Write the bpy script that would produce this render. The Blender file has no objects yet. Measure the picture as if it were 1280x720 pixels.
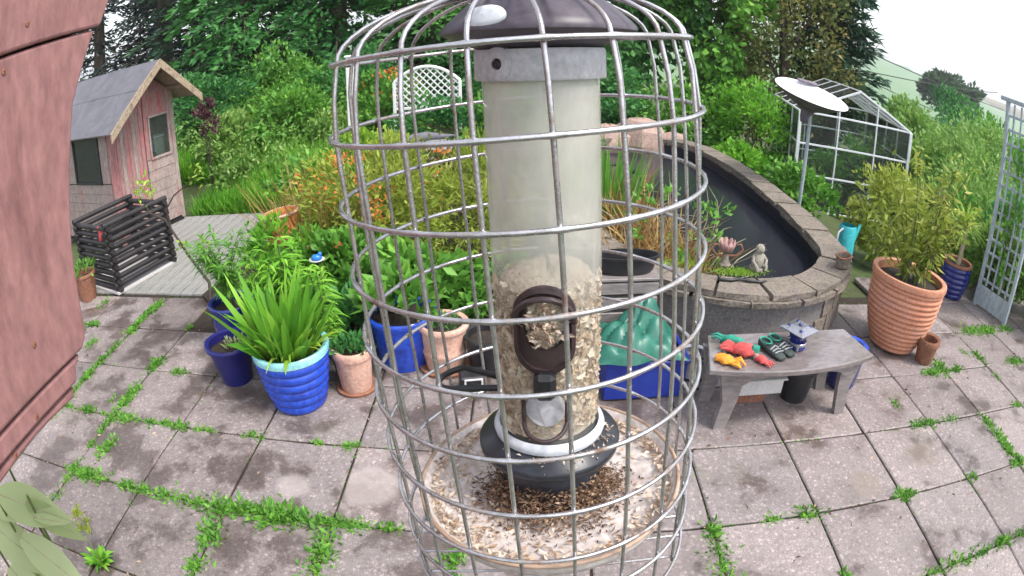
import bpy, math, random
import numpy as np
from mathutils import Vector, Matrix, Euler

random.seed(7)
rng = np.random.default_rng(7)
R = math.radians
PI = math.pi
SC = bpy.context.scene
COL = SC.collection

# ------------------------------------------------------------------ camera
cd = bpy.data.cameras.new('camera')
cam = bpy.data.objects.new('camera', cd)
COL.objects.link(cam)
cam.location = (0, 0, 2.091)
cam.rotation_euler = (R(90 - 24.85), R(0), R(1.21))
cd.type = 'PANO'                      # the photograph is a wide-angle lens with barrel distortion
cd.sensor_fit = 'HORIZONTAL'
cd.sensor_width = 32.0
cd.sensor_height = 18.0
cd.clip_start = 0.01
cd.clip_end = 6000
pk = cd if hasattr(cd, 'panorama_type') else cd.cycles
pk.panorama_type = 'FISHEYE_LENS_POLYNOMIAL'
pk.fisheye_fov = R(178)
pk.fisheye_polynomial_k0 = 0.0
pk.fisheye_polynomial_k1 = -5.21776640e-02
pk.fisheye_polynomial_k2 = -2.46905855e-04
pk.fisheye_polynomial_k3 = 1.78447159e-05
pk.fisheye_polynomial_k4 = -1.28716186e-06
SC.camera = cam

# ------------------------------------------------------------------ sky, sun, exposure
SUN_EL, SUN_AZ = 58.0, 118.0          # azimuth clockwise from +Y (view direction)
w = bpy.data.worlds.new('World')
SC.world = w
w.use_nodes = True
nt = w.node_tree
nt.nodes.clear()
sky = nt.nodes.new('ShaderNodeTexSky')
sky.sky_type = 'NISHITA'
sky.sun_disc = False
sky.sun_elevation = R(SUN_EL)
sky.sun_rotation = R(SUN_AZ)
sky.air_density = 1.0
sky.dust_density = 2.0
sky.ozone_density = 1.0
hsv = nt.nodes.new('ShaderNodeHueSaturation')     # thin overcast: the same sky with less blue
hsv.inputs['Saturation'].default_value = 0.35
bg = nt.nodes.new('ShaderNodeBackground')
bg.inputs['Strength'].default_value = 0.15
wo = nt.nodes.new('ShaderNodeOutputWorld')
nt.links.new(sky.outputs[0], hsv.inputs['Color'])
nt.links.new(hsv.outputs[0], bg.inputs['Color'])
nt.links.new(bg.outputs[0], wo.inputs['Surface'])

sl = bpy.data.lights.new('sun', 'SUN')
sl.energy = 1.5
sl.angle = R(14)
sl.color = (1.0, 0.95, 0.88)
so = bpy.data.objects.new('sun', sl)
COL.objects.link(so)
sd = Vector((math.sin(R(SUN_AZ)) * math.cos(R(SUN_EL)), math.cos(R(SUN_AZ)) * math.cos(R(SUN_EL)), math.sin(R(SUN_EL))))
so.rotation_euler = sd.to_track_quat('Z', 'Y').to_euler()
so.location = (6, -4, 9)

SC.view_settings.view_transform = 'Standard'
SC.view_settings.look = 'None'
SC.view_settings.gamma = 1.0
SC.view_settings.exposure = 1.4
SC.view_settings.use_curve_mapping = False
SC.cycles.max_bounces = 5
SC.cycles.diffuse_bounces = 3
SC.cycles.use_adaptive_sampling = True
SC.cycles.adaptive_threshold = 0.02
SC.cycles.transparent_max_bounces = 12
SC.cycles.use_denoising = True

# ------------------------------------------------------------------ helpers
class MB:
    """collects shapes and links them as ONE mesh object"""
    def __init__(s):
        s.v = []; s.f = []
    def add(s, vs, fs):
        b = len(s.v)
        s.v += [tuple(x) for x in vs]
        s.f += [tuple(i + b for i in f) for f in fs]
        return s
    def box(s, c, d, rot=None, taper=1.0):
        x, y, z = d[0] / 2, d[1] / 2, d[2] / 2
        vs = [Vector((sx * x * (taper if sz > 0 else 1), sy * y * (taper if sz > 0 else 1), sz * z)) for sz in (-1, 1) for sy in (-1, 1) for sx in (-1, 1)]
        if rot is not None:
            m = rot if isinstance(rot, Matrix) else Euler(rot).to_matrix()
            vs = [m @ q for q in vs]
        vs = [q + Vector(c) for q in vs]
        return s.add(vs, [(0, 2, 3, 1), (4, 5, 7, 6), (0, 1, 5, 4), (2, 6, 7, 3), (0, 4, 6, 2), (1, 3, 7, 5)])
    def cbox(s, c, d, b=0.004, rot=None):
        """box with chamfered edges"""
        x, y, z = d[0] / 2, d[1] / 2, d[2] / 2
        b = min(b, x * .9, y * .9, z * .9)
        m = Matrix.Identity(3) if rot is None else (rot if isinstance(rot, Matrix) else Euler(rot).to_matrix())
        vs, idx = [], {}
        for sx in (-1, 1):
            for sy in (-1, 1):
                for sz in (-1, 1):
                    for a, q in (('x', (sx * x, sy * (y - b), sz * (z - b))), ('y', (sx * (x - b), sy * y, sz * (z - b))), ('z', (sx * (x - b), sy * (y - b), sz * z))):
                        idx[(sx, sy, sz, a)] = len(vs)
                        vs.append(m @ Vector(q) + Vector(c))
        I = lambda *k: idx[k]
        fs = []
        for q in (-1, 1):
            fs.append([I(q, -1, -1, 'x'), I(q, 1, -1, 'x'), I(q, 1, 1, 'x'), I(q, -1, 1, 'x')][::q])
            fs.append([I(-1, q, -1, 'y'), I(-1, q, 1, 'y'), I(1, q, 1, 'y'), I(1, q, -1, 'y')][::q])
            fs.append([I(-1, -1, q, 'z'), I(1, -1, q, 'z'), I(1, 1, q, 'z'), I(-1, 1, q, 'z')][::q])
        for a in (-1, 1):
            for e in (-1, 1):
                fs.append([I(a, e, -1, 'x'), I(a, e, 1, 'x'), I(a, e, 1, 'y'), I(a, e, -1, 'y')])
                fs.append([I(a, -1, e, 'x'), I(a, 1, e, 'x'), I(a, 1, e, 'z'), I(a, -1, e, 'z')])
                fs.append([I(-1, a, e, 'y'), I(1, a, e, 'y'), I(1, a, e, 'z'), I(-1, a, e, 'z')])
        for sx in (-1, 1):
            for sy in (-1, 1):
                for sz in (-1, 1):
                    fs.append([I(sx, sy, sz, 'x'), I(sx, sy, sz, 'y'), I(sx, sy, sz, 'z')])
        return s.add(vs, fs)
    def tube(s, pts, r, n=6, closed=False, cap=True):
        pts = [Vector(p) for p in pts]
        k = len(pts)
        rs = r if isinstance(r, (list, tuple)) else [r] * k
        vs, fs = [], []
        pu = None
        for i, p in enumerate(pts):
            if closed:
                t = pts[(i + 1) % k] - pts[i - 1]
            else:
                t = pts[min(i + 1, k - 1)] - pts[max(i - 1, 0)]
            t.normalize()
            if pu is None:
                a = Vector((0, 0, 1)) if abs(t.z) < .9 else Vector((1, 0, 0))
                u = a - t * a.dot(t)
            else:
                u = pu - t * pu.dot(t)
            u.normalize(); pu = u
            q = t.cross(u)
            for j in range(n):
                an = 2 * PI * j / n
                vs.append(p + (u * math.cos(an) + q * math.sin(an)) * rs[i])
        for i in range(k if closed else k - 1):
            a, b = i * n, ((i + 1) % k) * n
            for j in range(n):
                fs.append((a + j, a + (j + 1) % n, b + (j + 1) % n, b + j))
        if cap and not closed:
            fs.append(tuple(range(n))[::-1]); fs.append(tuple((k - 1) * n + j for j in range(n)))
        return s.add(vs, fs)
    def lathe(s, prof, n=32, c=(0, 0, 0), capb=True, capt=False, wob=0.0, sx=1, sy=1):
        vs, fs = [], []
        for (r, z) in prof:
            for j in range(n):
                a = 2 * PI * j / n
                k = 1 + wob * math.sin(3 * a + z * 20) + wob * .6 * math.sin(7 * a - z * 33)
                vs.append((c[0] + r * k * math.cos(a) * sx, c[1] + r * k * math.sin(a) * sy, c[2] + z))
        for i in range(len(prof) - 1):
            for j in range(n):
                fs.append((i * n + j, i * n + (j + 1) % n, (i + 1) * n + (j + 1) % n, (i + 1) * n + j))
        if capb: fs.append(tuple(range(n))[::-1])
        if capt: fs.append(tuple((len(prof) - 1) * n + j for j in range(n)))
        return s.add(vs, fs)
    def prism(s, poly, a, b, ax='z'):
        """extrude a 2-D polygon from a to b along an axis"""
        P = {'z': lambda p, t: (p[0], p[1], t), 'y': lambda p, t: (p[0], t, p[1]), 'x': lambda p, t: (t, p[0], p[1])}[ax]
        n = len(poly)
        vs = [P(p, a) for p in poly] + [P(p, b) for p in poly]
        fs = [tuple(range(n))[::-1], tuple(range(n, 2 * n))] + [(i, (i + 1) % n, n + (i + 1) % n, n + i) for i in range(n)]
        return s.add(vs, fs)
    def mesh(s, name, mat, smooth=None):
        me = bpy.data.meshes.new(name)
        me.from_pydata(s.v, [], s.f)
        me.update()
        if mat: me.materials.append(mat)
        if smooth is not None:
            me.shade_smooth()
            me.set_sharp_from_angle(angle=R(smooth))
        return me
    def build(s, name, mat, parent=None, loc=None, rot=None, smooth=None):
        return link(name, s.mesh(name, mat, smooth), parent, loc, rot)

def link(name, me, parent=None, loc=None, rot=None):
    o = bpy.data.objects.new(name, me)
    COL.objects.link(o)
    if parent: o.parent = parent
    if loc is not None: o.location = loc
    if rot is not None: o.rotation_euler = rot
    return o

def tag(o, label=None, cat=None, group=None, kind=None):
    if label: o['label'] = label
    if cat: o['category'] = cat
    if group: o['group'] = group
    if kind: o['kind'] = kind
    return o

def thing(name, label, cat, loc=(0, 0, 0), rz=0, group=None):
    o = link(name, None, None, loc, (0, 0, rz))
    return tag(o, label, cat, group)

# ------------------------------------------------------------------ materials
def new_mat(name):
    m = bpy.data.materials.new(name)
    m.use_nodes = True
    t = m.node_tree
    return m, t, t.nodes['Principled BSDF'], t.nodes['Material Output']

def ramp(t, stops):
    r = t.nodes.new('ShaderNodeValToRGB')
    e = r.color_ramp.elements
    while len(e) < len(stops): e.new(0.5)
    for i, (p, c) in enumerate(stops):
        e[i].position = p; e[i].color = (*c, 1)
    return r

def noise(t, scale, detail=4, rough=.55, vec=None, dist=0):
    n = t.nodes.new('ShaderNodeTexNoise')
    n.inputs['Scale'].default_value = scale
    n.inputs['Detail'].default_value = detail
    n.inputs['Roughness'].default_value = rough
    n.inputs['Distortion'].default_value = dist
    if vec is not None: t.links.new(vec, n.inputs['Vector'])
    return n

def mixc(t, fac, a, b, mode='MIX'):
    m = t.nodes.new('ShaderNodeMix'); m.data_type = 'RGBA'; m.blend_type = mode
    for sock, val in ((m.inputs[0], fac), (m.inputs[6], a), (m.inputs[7], b)):
        if isinstance(val, (int, float)): sock.default_value = val
        elif isinstance(val, tuple): sock.default_value = (*val, 1)
        else: t.links.new(val, sock)
    return m.outputs[2]

def mapping(t, scale=(1, 1, 1), coord='Object'):
    c = t.nodes.new('ShaderNodeTexCoord')
    m = t.nodes.new('ShaderNodeMapping')
    m.inputs['Scale'].default_value = scale
    t.links.new(c.outputs[coord], m.inputs['Vector'])
    return m.outputs[0]

def bump(t, b, h, strength=.3, dist=.01):
    n = t.nodes.new('ShaderNodeBump')
    n.inputs['Strength'].default_value = strength
    n.inputs['Distance'].default_value = dist
    t.links.new(h, n.inputs['Height'])
    t.links.new(n.outputs[0], b.inputs['Normal'])

def surf(name, a, b, scale=8, c=None, rough=.7, metal=0.0, stretch=(1, 1, 1), bmp=.25, bdist=.004, fine=90, finec=.35, spec=.4, coat=0):
    """worn two-or-three-tone surface with fine grain"""
    m, t, p, o = new_mat(name)
    vec = mapping(t, stretch)
    n1 = noise(t, scale, 6, .6, vec, .3)
    stops = [(.32, a), (.68, b)] if c is None else [(.28, a), (.5, b), (.72, c)]
    r1 = ramp(t, stops)
    t.links.new(n1.outputs[0], r1.inputs[0])
    n2 = noise(t, fine, 3, .6, vec)
    r2 = ramp(t, [(.3, (1 - finec,) * 3), (.7, (1 + finec * .35,) * 3)])
    t.links.new(n2.outputs[0], r2.inputs[0])
    t.links.new(mixc(t, 1.0, r1.outputs[0], r2.outputs[0], 'MULTIPLY'), p.inputs['Base Color'])
    rr = t.nodes.new('ShaderNodeMapRange')
    rr.inputs[3].default_value = max(.05, rough - .14); rr.inputs[4].default_value = min(1, rough + .14)
    t.links.new(n1.outputs[0], rr.inputs[0]); t.links.new(rr.outputs[0], p.inputs['Roughness'])
    p.inputs['Metallic'].default_value = metal
    p.inputs['Specular IOR Level'].default_value = spec
    p.inputs['Coat Weight'].default_value = coat
    bump(t, p, n2.outputs[0], bmp, bdist)
    return m

def leaf_mat(name, a, b, c, trans=.35, rough=.5):
    m, t, p, o = new_mat(name)
    at = t.nodes.new('ShaderNodeAttribute'); at.attribute_name = 'tint'
    r = ramp(t, [(0.0, a), (.5, b), (1.0, c)])
    t.links.new(at.outputs['Fac'], r.inputs[0])
    t.links.new(r.outputs[0], p.inputs['Base Color'])
    p.inputs['Roughness'].default_value = rough
    p.inputs['Specular IOR Level'].default_value = .35
    tr = t.nodes.new('ShaderNodeBsdfTranslucent')
    t.links.new(r.outputs[0], tr.inputs['Color'])
    mx = t.nodes.new('ShaderNodeMixShader')
    mx.inputs[0].default_value = trans
    t.links.new(p.outputs[0], mx.inputs[1]); t.links.new(tr.outputs[0], mx.inputs[2])
    t.links.new(mx.outputs[0], o.inputs['Surface'])
    return m

M = {}
def make_materials():
    # paving: pinkish grey concrete with exposed grit, damp and pale patches
    m, t, p, o = new_mat('paving')
    geo = t.nodes.new('ShaderNodeNewGeometry')
    oi = t.nodes.new('ShaderNodeObjectInfo')
    pos = geo.outputs['Position']
    base = ramp(t, [(0.0, (.172, .147, .142)), (.3, (.245, .210, .203)), (.6, (.225, .197, .195)), (1, (.29, .25, .238))])
    t.links.new(oi.outputs['Random'], base.inputs[0])
    big = noise(t, 2.6, 7, .62, pos, .12)
    damp = ramp(t, [(.34, (.34, .29, .26)), (.44, (.50, .45, .42)), (.485, (.90, .88, .87)), (.60, (1.10, 1.09, 1.09))])
    px_ = t.nodes.new('ShaderNodeSeparateXYZ'); t.links.new(pos, px_.inputs[0])
    mx_ = t.nodes.new('ShaderNodeMapRange'); mx_.inputs[1].default_value = -1.6; mx_.inputs[2].default_value = 1.2; mx_.inputs[3].default_value = -.015; mx_.inputs[4].default_value = .055
    t.links.new(px_.outputs['X'], mx_.inputs[0])
    ax2 = t.nodes.new('ShaderNodeMath'); ax2.operation = 'ADD'; t.links.new(big.outputs[0], ax2.inputs[0]); t.links.new(mx_.outputs[0], ax2.inputs[1])
    t.links.new(ax2.outputs[0], damp.inputs[0])
    col = mixc(t, .9, base.outputs[0], damp.outputs[0], 'MULTIPLY')
    grit = t.nodes.new('ShaderNodeTexVoronoi'); grit.inputs['Scale'].default_value = 62
    t.links.new(pos, grit.inputs['Vector'])
    gr = ramp(t, [(.0, (2.1, 2.08, 2.08)), (.14, (1.35, 1.33, 1.33)), (.34, (.86, .85, .85))])
    t.links.new(grit.outputs['Distance'], gr.inputs[0])
    col = mixc(t, .75, col, gr.outputs[0], 'MULTIPLY')
    gs_ = t.nodes.new('ShaderNodeSeparateColor'); t.links.new(grit.outputs['Color'], gs_.inputs[0])
    gc = ramp(t, [(.0, (.72, .70, .70)), (.25, (.95, .94, .94)), (.82, (1.0, 1.0, 1.0)), (.92, (1.28, 1.26, 1.25)), (1.0, (1.5, 1.48, 1.47))])
    t.links.new(gs_.outputs[0], gc.inputs[0])
    col = mixc(t, .9, col, gc.outputs[0], 'MULTIPLY')
    fn = noise(t, 190, 3, .7, pos)
    fr = ramp(t, [(.35, (.66, .64, .64)), (.65, (1.2, 1.2, 1.2))])
    t.links.new(fn.outputs[0], fr.inputs[0])
    col = mixc(t, .8, col, fr.outputs[0], 'MULTIPLY')
    # pale round patches left by pots that stood on the slabs
    dn = noise(t, 9, 2, .6, pos)
    for (cx, cy, rad) in ((-1.17, 2.08, .10), (-.76, 2.13, .16), (2.45, 2.15, .13), (1.9, 2.0, .12)):
        vd = t.nodes.new('ShaderNodeVectorMath'); vd.operation = 'DISTANCE'
        vd.inputs[1].default_value = (cx, cy, 0)
        ad = t.nodes.new('ShaderNodeMath'); ad.operation = 'MULTIPLY_ADD'
        ad.inputs[1].default_value = .07
        t.links.new(pos, vd.inputs[0]); t.links.new(dn.outputs[0], ad.inputs[0]); t.links.new(vd.outputs['Value'], ad.inputs[2])
        mr = t.nodes.new('ShaderNodeMapRange'); mr.inputs[1].default_value = rad + .045; mr.inputs[2].default_value = rad + .005
        mr.inputs[3].default_value = 0; mr.inputs[4].default_value = .55
        t.links.new(ad.outputs[0], mr.inputs[0])
        col = mixc(t, mr.outputs[0], col, (.36, .31, .29) if cy > 2.04 and cx < 0 else (.2, .16, .13))
    # green algae in places
    al = noise(t, 1.4, 4, .6, pos)
    ar = t.nodes.new('ShaderNodeMapRange'); ar.inputs[1].default_value = .6; ar.inputs[2].default_value = .78; ar.inputs[4].default_value = .35
    t.links.new(al.outputs[0], ar.inputs[0])
    col = mixc(t, ar.outputs[0], col, (.15, .155, .07))
    t.links.new(col, p.inputs['Base Color'])
    rr = t.nodes.new('ShaderNodeMapRange'); rr.inputs[1].default_value = .4; rr.inputs[2].default_value = .6; rr.inputs[3].default_value = .34; rr.inputs[4].default_value = .85
    t.links.new(big.outputs[0], rr.inputs[0]); t.links.new(rr.outputs[0], p.inputs['Roughness'])
    bump(t, p, fn.outputs[0], .5, .004)
    M['paving'] = m

    M['soil'] = surf('soil', (.02, .014, .01), (.05, .036, .025), 14, rough=.95, bmp=.8, bdist=.02, fine=60)
    M['ground'] = surf('ground', (.035, .06, .02), (.07, .10, .03), .6, c=(.06, .05, .03), rough=.95, fine=12)
    M['deck'] = surf('deck', (.20, .195, .19), (.30, .29, .28), 5, c=(.24, .25, .22), rough=.8, stretch=(1, .15, 1), fine=60)
    M['red_timber'] = surf('red_timber', (.225, .105, .102), (.29, .145, .138), 9, c=(.17, .075, .073), rough=.9, stretch=(1, 1, .5), fine=60, finec=.26, bmp=.6, bdist=.003)
    M['shed_board'] = surf('shed_board', (.24, .185, .165), (.36, .29, .265), 6, c=(.34, .19, .17), rough=.85, stretch=(1, 1, .4), fine=40)
    M['shed_red'] = surf('shed_red', (.36, .085, .095), (.34, .20, .19), 7, c=(.42, .12, .125), rough=.85, stretch=(1, 1, .25), fine=40)
    M['shed_barge'] = surf('shed_barge', (.26, .19, .13), (.36, .28, .20), 9, c=(.18, .13, .09), rough=.85, fine=40)
    M['felt'] = surf('felt', (.115, .115, .135), (.17, .165, .19), 5, rough=.9, fine=120, finec=.5)
    M['dark_wood'] = surf('dark_wood', (.016, .014, .016), (.04, .035, .036), 10, rough=.55, stretch=(.3, .3, 1))
    M['white_paint'] = surf('white_paint', (.70, .70, .68), (.78, .78, .76), 6, rough=.6, finec=.1)
    M['blue_glaze'] = surf('blue_glaze', (.008, .035, .36), (.016, .07, .50), 9, c=(.006, .02, .22), rough=.2, fine=40, finec=.25, bmp=.1, spec=.6)
    M['turq_glaze'] = surf('turq_glaze', (.22, .55, .60), (.34, .66, .66), 12, rough=.25, fine=50, finec=.2, spec=.6)
    M['navy_plastic'] = surf('navy_plastic', (.012, .012, .10), (.02, .02, .15), 8, rough=.35, finec=.2)
    M['navy_glaze'] = surf('navy_glaze', (.010, .014, .12), (.02, .03, .20), 8, rough=.2, finec=.25, spec=.6)
    M['black_plastic'] = surf('black_plastic', (.014, .014, .017), (.028, .027, .03), 9, rough=.42, finec=.25)
    M['terracotta'] = surf('terracotta', (.46, .185, .11), (.56, .25, .15), 6, c=(.52, .27, .20), rough=.75, fine=60, finec=.3)
    M['terra_pink'] = surf('terra_pink', (.50, .27, .20), (.58, .35, .27), 7, c=(.60, .42, .34), rough=.8, fine=50, finec=.3)
    M['terra_dark'] = surf('terra_dark', (.22, .09, .055), (.30, .14, .085), 9, rough=.85, fine=50)
    M['terra_orange'] = surf('terra_orange', (.58, .20, .06), (.66, .28, .10), 6, rough=.7, fine=50)
    M['stone'] = surf('stone', (.13, .11, .09), (.22, .185, .15), 5, c=(.18, .145, .135), rough=.9, fine=45, finec=.5, bmp=.7, bdist=.01)
    M['stone_pale'] = surf('stone_pale', (.24, .22, .19), (.33, .30, .25), 14, c=(.20, .20, .15), rough=.9, fine=70, finec=.45, bmp=.6, bdist=.006)
    M['stone_pink'] = surf('stone_pink', (.33, .22, .185), (.40, .28, .24), 4, c=(.28, .20, .16), rough=.9, fine=40)
    M['render_wall'] = surf('render_wall', (.135, .125, .125), (.20, .185, .18), 5, c=(.17, .15, .155), rough=.9, fine=60, finec=.45, bmp=.5)
    M['bench_wood'] = surf('bench_wood', (.17, .15, .145), (.24, .21, .205), 4, c=(.20, .18, .18), rough=.45, stretch=(.25, 1, 1), fine=55, finec=.35, spec=.5)
    M['bench_top'] = surf('bench_top', (.13, .10, .10), (.20, .17, .165), 3.5, c=(.25, .24, .25), rough=.2, stretch=(.4, 1, 1), fine=55, finec=.3, spec=.8, coat=.5)
    M['wet_metal'] = surf('wet_metal', (.30, .30, .34), (.42, .42, .47), 10, rough=.3, metal=.7, finec=.3)
    M['aluminium'] = surf('aluminium', (.70, .72, .75), (.80, .81, .84), 6, rough=.45, metal=.1, finec=.15)
    M['dish_white'] = surf('dish_white', (.78, .78, .80), (.84, .84, .86), 5, rough=.5, finec=.08)
    M['dish_under'] = surf('dish_under', (.12, .10, .13), (.20, .17, .20), 7, rough=.6)
    M['trellis'] = surf('trellis', (.30, .36, .41), (.40, .46, .50), 8, c=(.33, .36, .38), rough=.8, stretch=(1, 1, .3), fine=50)
    m, t, p, o = new_mat('wire')
    vec = mapping(t)
    n1 = noise(t, 45, 5, .65, vec)
    r1 = ramp(t, [(.30, (.16, .10, .075)), (.40, (.33, .31, .31)), (.56, (.54, .53, .55)), (.72, (.40, .39, .41))])
    t.links.new(n1.outputs[0], r1.inputs[0]); t.links.new(r1.outputs[0], p.inputs['Base Color'])
    r2 = ramp(t, [(.33, (.1, .1, .1)), (.45, (.8, .8, .8))]); t.links.new(n1.outputs[0], r2.inputs[0]); t.links.new(r2.outputs[0], p.inputs['Metallic'])
    r3 = ramp(t, [(.30, (.75, .75, .75)), (.42, (.27, .27, .27))]); t.links.new(n1.outputs[0], r3.inputs[0]); t.links.new(r3.outputs[0], p.inputs['Roughness'])
    bump(t, p, noise(t, 500, 2, .5, vec).outputs[0], .25, .0006)
    M['wire'] = m
    M['feeder_cap'] = surf('feeder_cap', (.055, .045, .062), (.085, .07, .09), 30, rough=.4, fine=200, finec=.3, bmp=.1, bdist=.0006)
    M['feeder_grey'] = surf('feeder_grey', (.42, .41, .44), (.52, .51, .54), 40, rough=.5, fine=250, finec=.25, bmp=.1, bdist=.0005)
    M['feeder_base'] = surf('feeder_base', (.018, .020, .027), (.042, .046, .058), 40, rough=.35, fine=200, finec=.3, bmp=.1, bdist=.0006)
    M['feeder_ring'] = surf('feeder_ring', (.55, .58, .64), (.68, .70, .74), 30, rough=.35, fine=150, finec=.2, bmp=.1, bdist=.0005)
    M['port'] = surf('port', (.035, .02, .022), (.06, .04, .042), 50, rough=.45, fine=200, finec=.3, bmp=.2, bdist=.0005)
    M['tray'] = surf('tray', (.56, .48, .45), (.68, .61, .58), 26, c=(.45, .36, .32), rough=.6, fine=170, finec=.35, bmp=.2, bdist=.001)
    M['tray_rim'] = surf('tray_rim', (.36, .24, .17), (.48, .34, .25), 30, rough=.55, fine=120, finec=.3, bmp=.2, bdist=.001)
    M['seed'] = surf('seed', (.60, .46, .36), (.74, .61, .50), 160, c=(.44, .29, .21), rough=.8, fine=400, finec=.4, bmp=.8, bdist=.002)
    M['bag_green'] = surf('bag_green', (.010, .10, .068), (.02, .155, .105), 7, rough=.4, finec=.25, spec=.5)
    M['blue_plastic'] = surf('blue_plastic', (.012, .025, .22), (.02, .045, .30), 6, rough=.35, finec=.2)
    M['grey_plastic'] = surf('grey_plastic', (.26, .26, .28), (.36, .36, .38), 6, rough=.5, finec=.2)
    M['white_plastic'] = surf('white_plastic', (.50, .48, .47), (.60, .58, .57), 6, rough=.5, finec=.2)
    M['orange_fab'] = surf('orange_fab', (.70, .22, .02), (.80, .34, .04), 20, rough=.85, fine=200)
    M['red_fab'] = surf('red_fab', (.48, .05, .05), (.62, .12, .11), 20, rough=.85, fine=200)
    M['green_fab'] = surf('green_fab', (.02, .20, .14), (.04, .32, .22), 20, rough=.85, fine=200)
    M['dark_fab'] = surf('dark_fab', (.02, .03, .028), (.05, .065, .06), 20, rough=.6, fine=200)
    M['bark'] = surf('bark', (.07, .05, .035), (.13, .10, .075), 12, rough=.95, stretch=(1, 1, .2), bmp=.8, bdist=.03, fine=40)
    M['twig'] = surf('twig', (.035, .025, .022), (.07, .05, .04), 30, rough=.8)
    M['dry_twig'] = surf('dry_twig', (.34, .28, .18), (.46, .40, .28), 20, rough=.9)
    M['stem'] = surf('stem', (.10, .14, .04), (.16, .20, .06), 20, rough=.7)
    M['cable'] = surf('cable', (.02, .02, .022), (.03, .03, .03), 5, rough=.6)
    M['blue_orn'] = surf('blue_orn', (.02, .15, .50), (.04, .25, .62), 20, rough=.25)
    M['pink_orn'] = surf('pink_orn', (.34, .19, .17), (.42, .26, .24), 20, rough=.6)
    M['cyan_orn'] = surf('cyan_orn', (.02, .34, .38), (.05, .44, .48), 20, rough=.5)

    # leaves: dark, mid, light
    L = leaf_mat
    M['l_bright'] = L('leaf_bright', (0.077, 0.230, 0.021), (0.156, 0.405, 0.034), (0.312, 0.567, 0.068), .4)
    M['l_mid'] = L('leaf_mid', (0.074, 0.195, 0.029), (0.126, 0.325, 0.045), (0.252, 0.487, 0.072), .35)
    M['l_dark'] = L('leaf_dark', (0.029, 0.104, 0.026), (0.062, 0.190, 0.041), (0.123, 0.324, 0.056), .3)
    M['l_teal'] = L('leaf_teal', (0.032, 0.134, 0.039), (0.065, 0.224, 0.055), (0.131, 0.347, 0.083), .32)
    M['l_con'] = L('leaf_conifer', (0.016, 0.047, 0.030), (0.031, 0.082, 0.046), (0.069, 0.134, 0.066), .15, .6)
    M['l_condark'] = L('leaf_conifer_dark', (0.010, 0.023, 0.021), (0.023, 0.039, 0.034), (0.065, 0.052, 0.052), .12, .6)
    M['l_olive'] = L('leaf_olive', (0.065, 0.117, 0.026), (0.169, 0.195, 0.052), (0.390, 0.312, 0.117), .35)
    M['l_yellow'] = L('leaf_yellow', (.17, .24, .03), (.33, .41, .06), (.54, .54, .15), .42)
    M['l_hedge'] = L('leaf_hedge', (.11, .24, .045), (.19, .35, .07), (.34, .47, .14), .42)
    M['l_lime'] = L('leaf_lime', (0.121, 0.264, 0.022), (0.264, 0.440, 0.044), (0.440, 0.605, 0.099), .4)
    M['l_straw'] = L('leaf_straw', (.20, .11, .03), (.34, .21, .07), (.50, .36, .15), .35)
    M['l_rust'] = L('leaf_rust', (.18, .05, .03), (.34, .11, .04), (.52, .20, .07), .35)
    M['l_hill'] = L('leaf_hill', (0.024, 0.060, 0.024), (0.048, 0.102, 0.036), (0.090, 0.144, 0.054), .2)
    M['l_pale'] = L('leaf_pale', (.27, .34, .14), (.38, .46, .21), (.52, .56, .34), .45)
    M['l_purple'] = L('leaf_purple', (.05, .02, .03), (.10, .04, .05), (.18, .08, .08), .3)
    M['petal'] = L('petal', (.62, .16, .04), (.70, .28, .06), (.62, .10, .10), .3)
    M['husk'] = L('husk', (.40, .27, .18), (.66, .52, .40), (.82, .73, .63), .2, .7)
    M['husk_dark'] = L('husk_dark', (.05, .03, .02), (.22, .12, .07), (.50, .36, .24), .15, .7)

    # clear plastic tube, scratched and clouded
    m, t, p, o = new_mat('clouded_plastic')
    vec = mapping(t, (1, 1, .5))
    n = noise(t, 22, 5, .6, vec, .4)
    r = ramp(t, [(.3, (.53, .53, .47)), (.55, (.63, .61, .56)), (.75, (.70, .66, .63))])
    t.links.new(n.outputs[0], r.inputs[0]); t.links.new(r.outputs[0], p.inputs['Base Color'])
    p.inputs['Roughness'].default_value = .14
    p.inputs['Coat Weight'].default_value = .6
    p.inputs['Coat Roughness'].default_value = .06
    tp = t.nodes.new('ShaderNodeBsdfTransparent'); tp.inputs[0].default_value = (.95, .96, .93, 1)
    mx = t.nodes.new('ShaderNodeMixShader')
    mr = t.nodes.new('ShaderNodeMapRange'); mr.inputs[1].default_value = .3; mr.inputs[2].default_value = .7; mr.inputs[3].default_value = .10; mr.inputs[4].default_value = -.12
    sx = t.nodes.new('ShaderNodeSeparateXYZ'); tc = t.nodes.new('ShaderNodeTexCoord'); t.links.new(tc.outputs['Object'], sx.inputs[0])
    mz = t.nodes.new('ShaderNodeMapRange'); mz.inputs[1].default_value = .085; mz.inputs[2].default_value = .125; mz.inputs[3].default_value = .90; mz.inputs[4].default_value = .40   # dust film above the fill line
    t.links.new(sx.outputs['Z'], mz.inputs[0])
    sm_ = t.nodes.new('ShaderNodeMath'); sm_.operation = 'ADD'
    t.links.new(n.outputs[0], mr.inputs[0]); t.links.new(mr.outputs[0], sm_.inputs[0]); t.links.new(mz.outputs[0], sm_.inputs[1]); t.links.new(sm_.outputs[0], mx.inputs[0])
    t.links.new(p.outputs[0], mx.inputs[1]); t.links.new(tp.outputs[0], mx.inputs[2]); t.links.new(mx.outputs[0], o.inputs['Surface'])
    M['tube'] = m
    # glass
    m, t, p, o = new_mat('window_glass')
    tp = t.nodes.new('ShaderNodeBsdfTransparent'); tp.inputs[0].default_value = (.86, .9, .9, 1)
    gl = t.nodes.new('ShaderNodeBsdfGlossy'); gl.inputs['Roughness'].default_value = .03
    fr = t.nodes.new('ShaderNodeFresnel'); fr.inputs[0].default_value = 1.5
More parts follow.
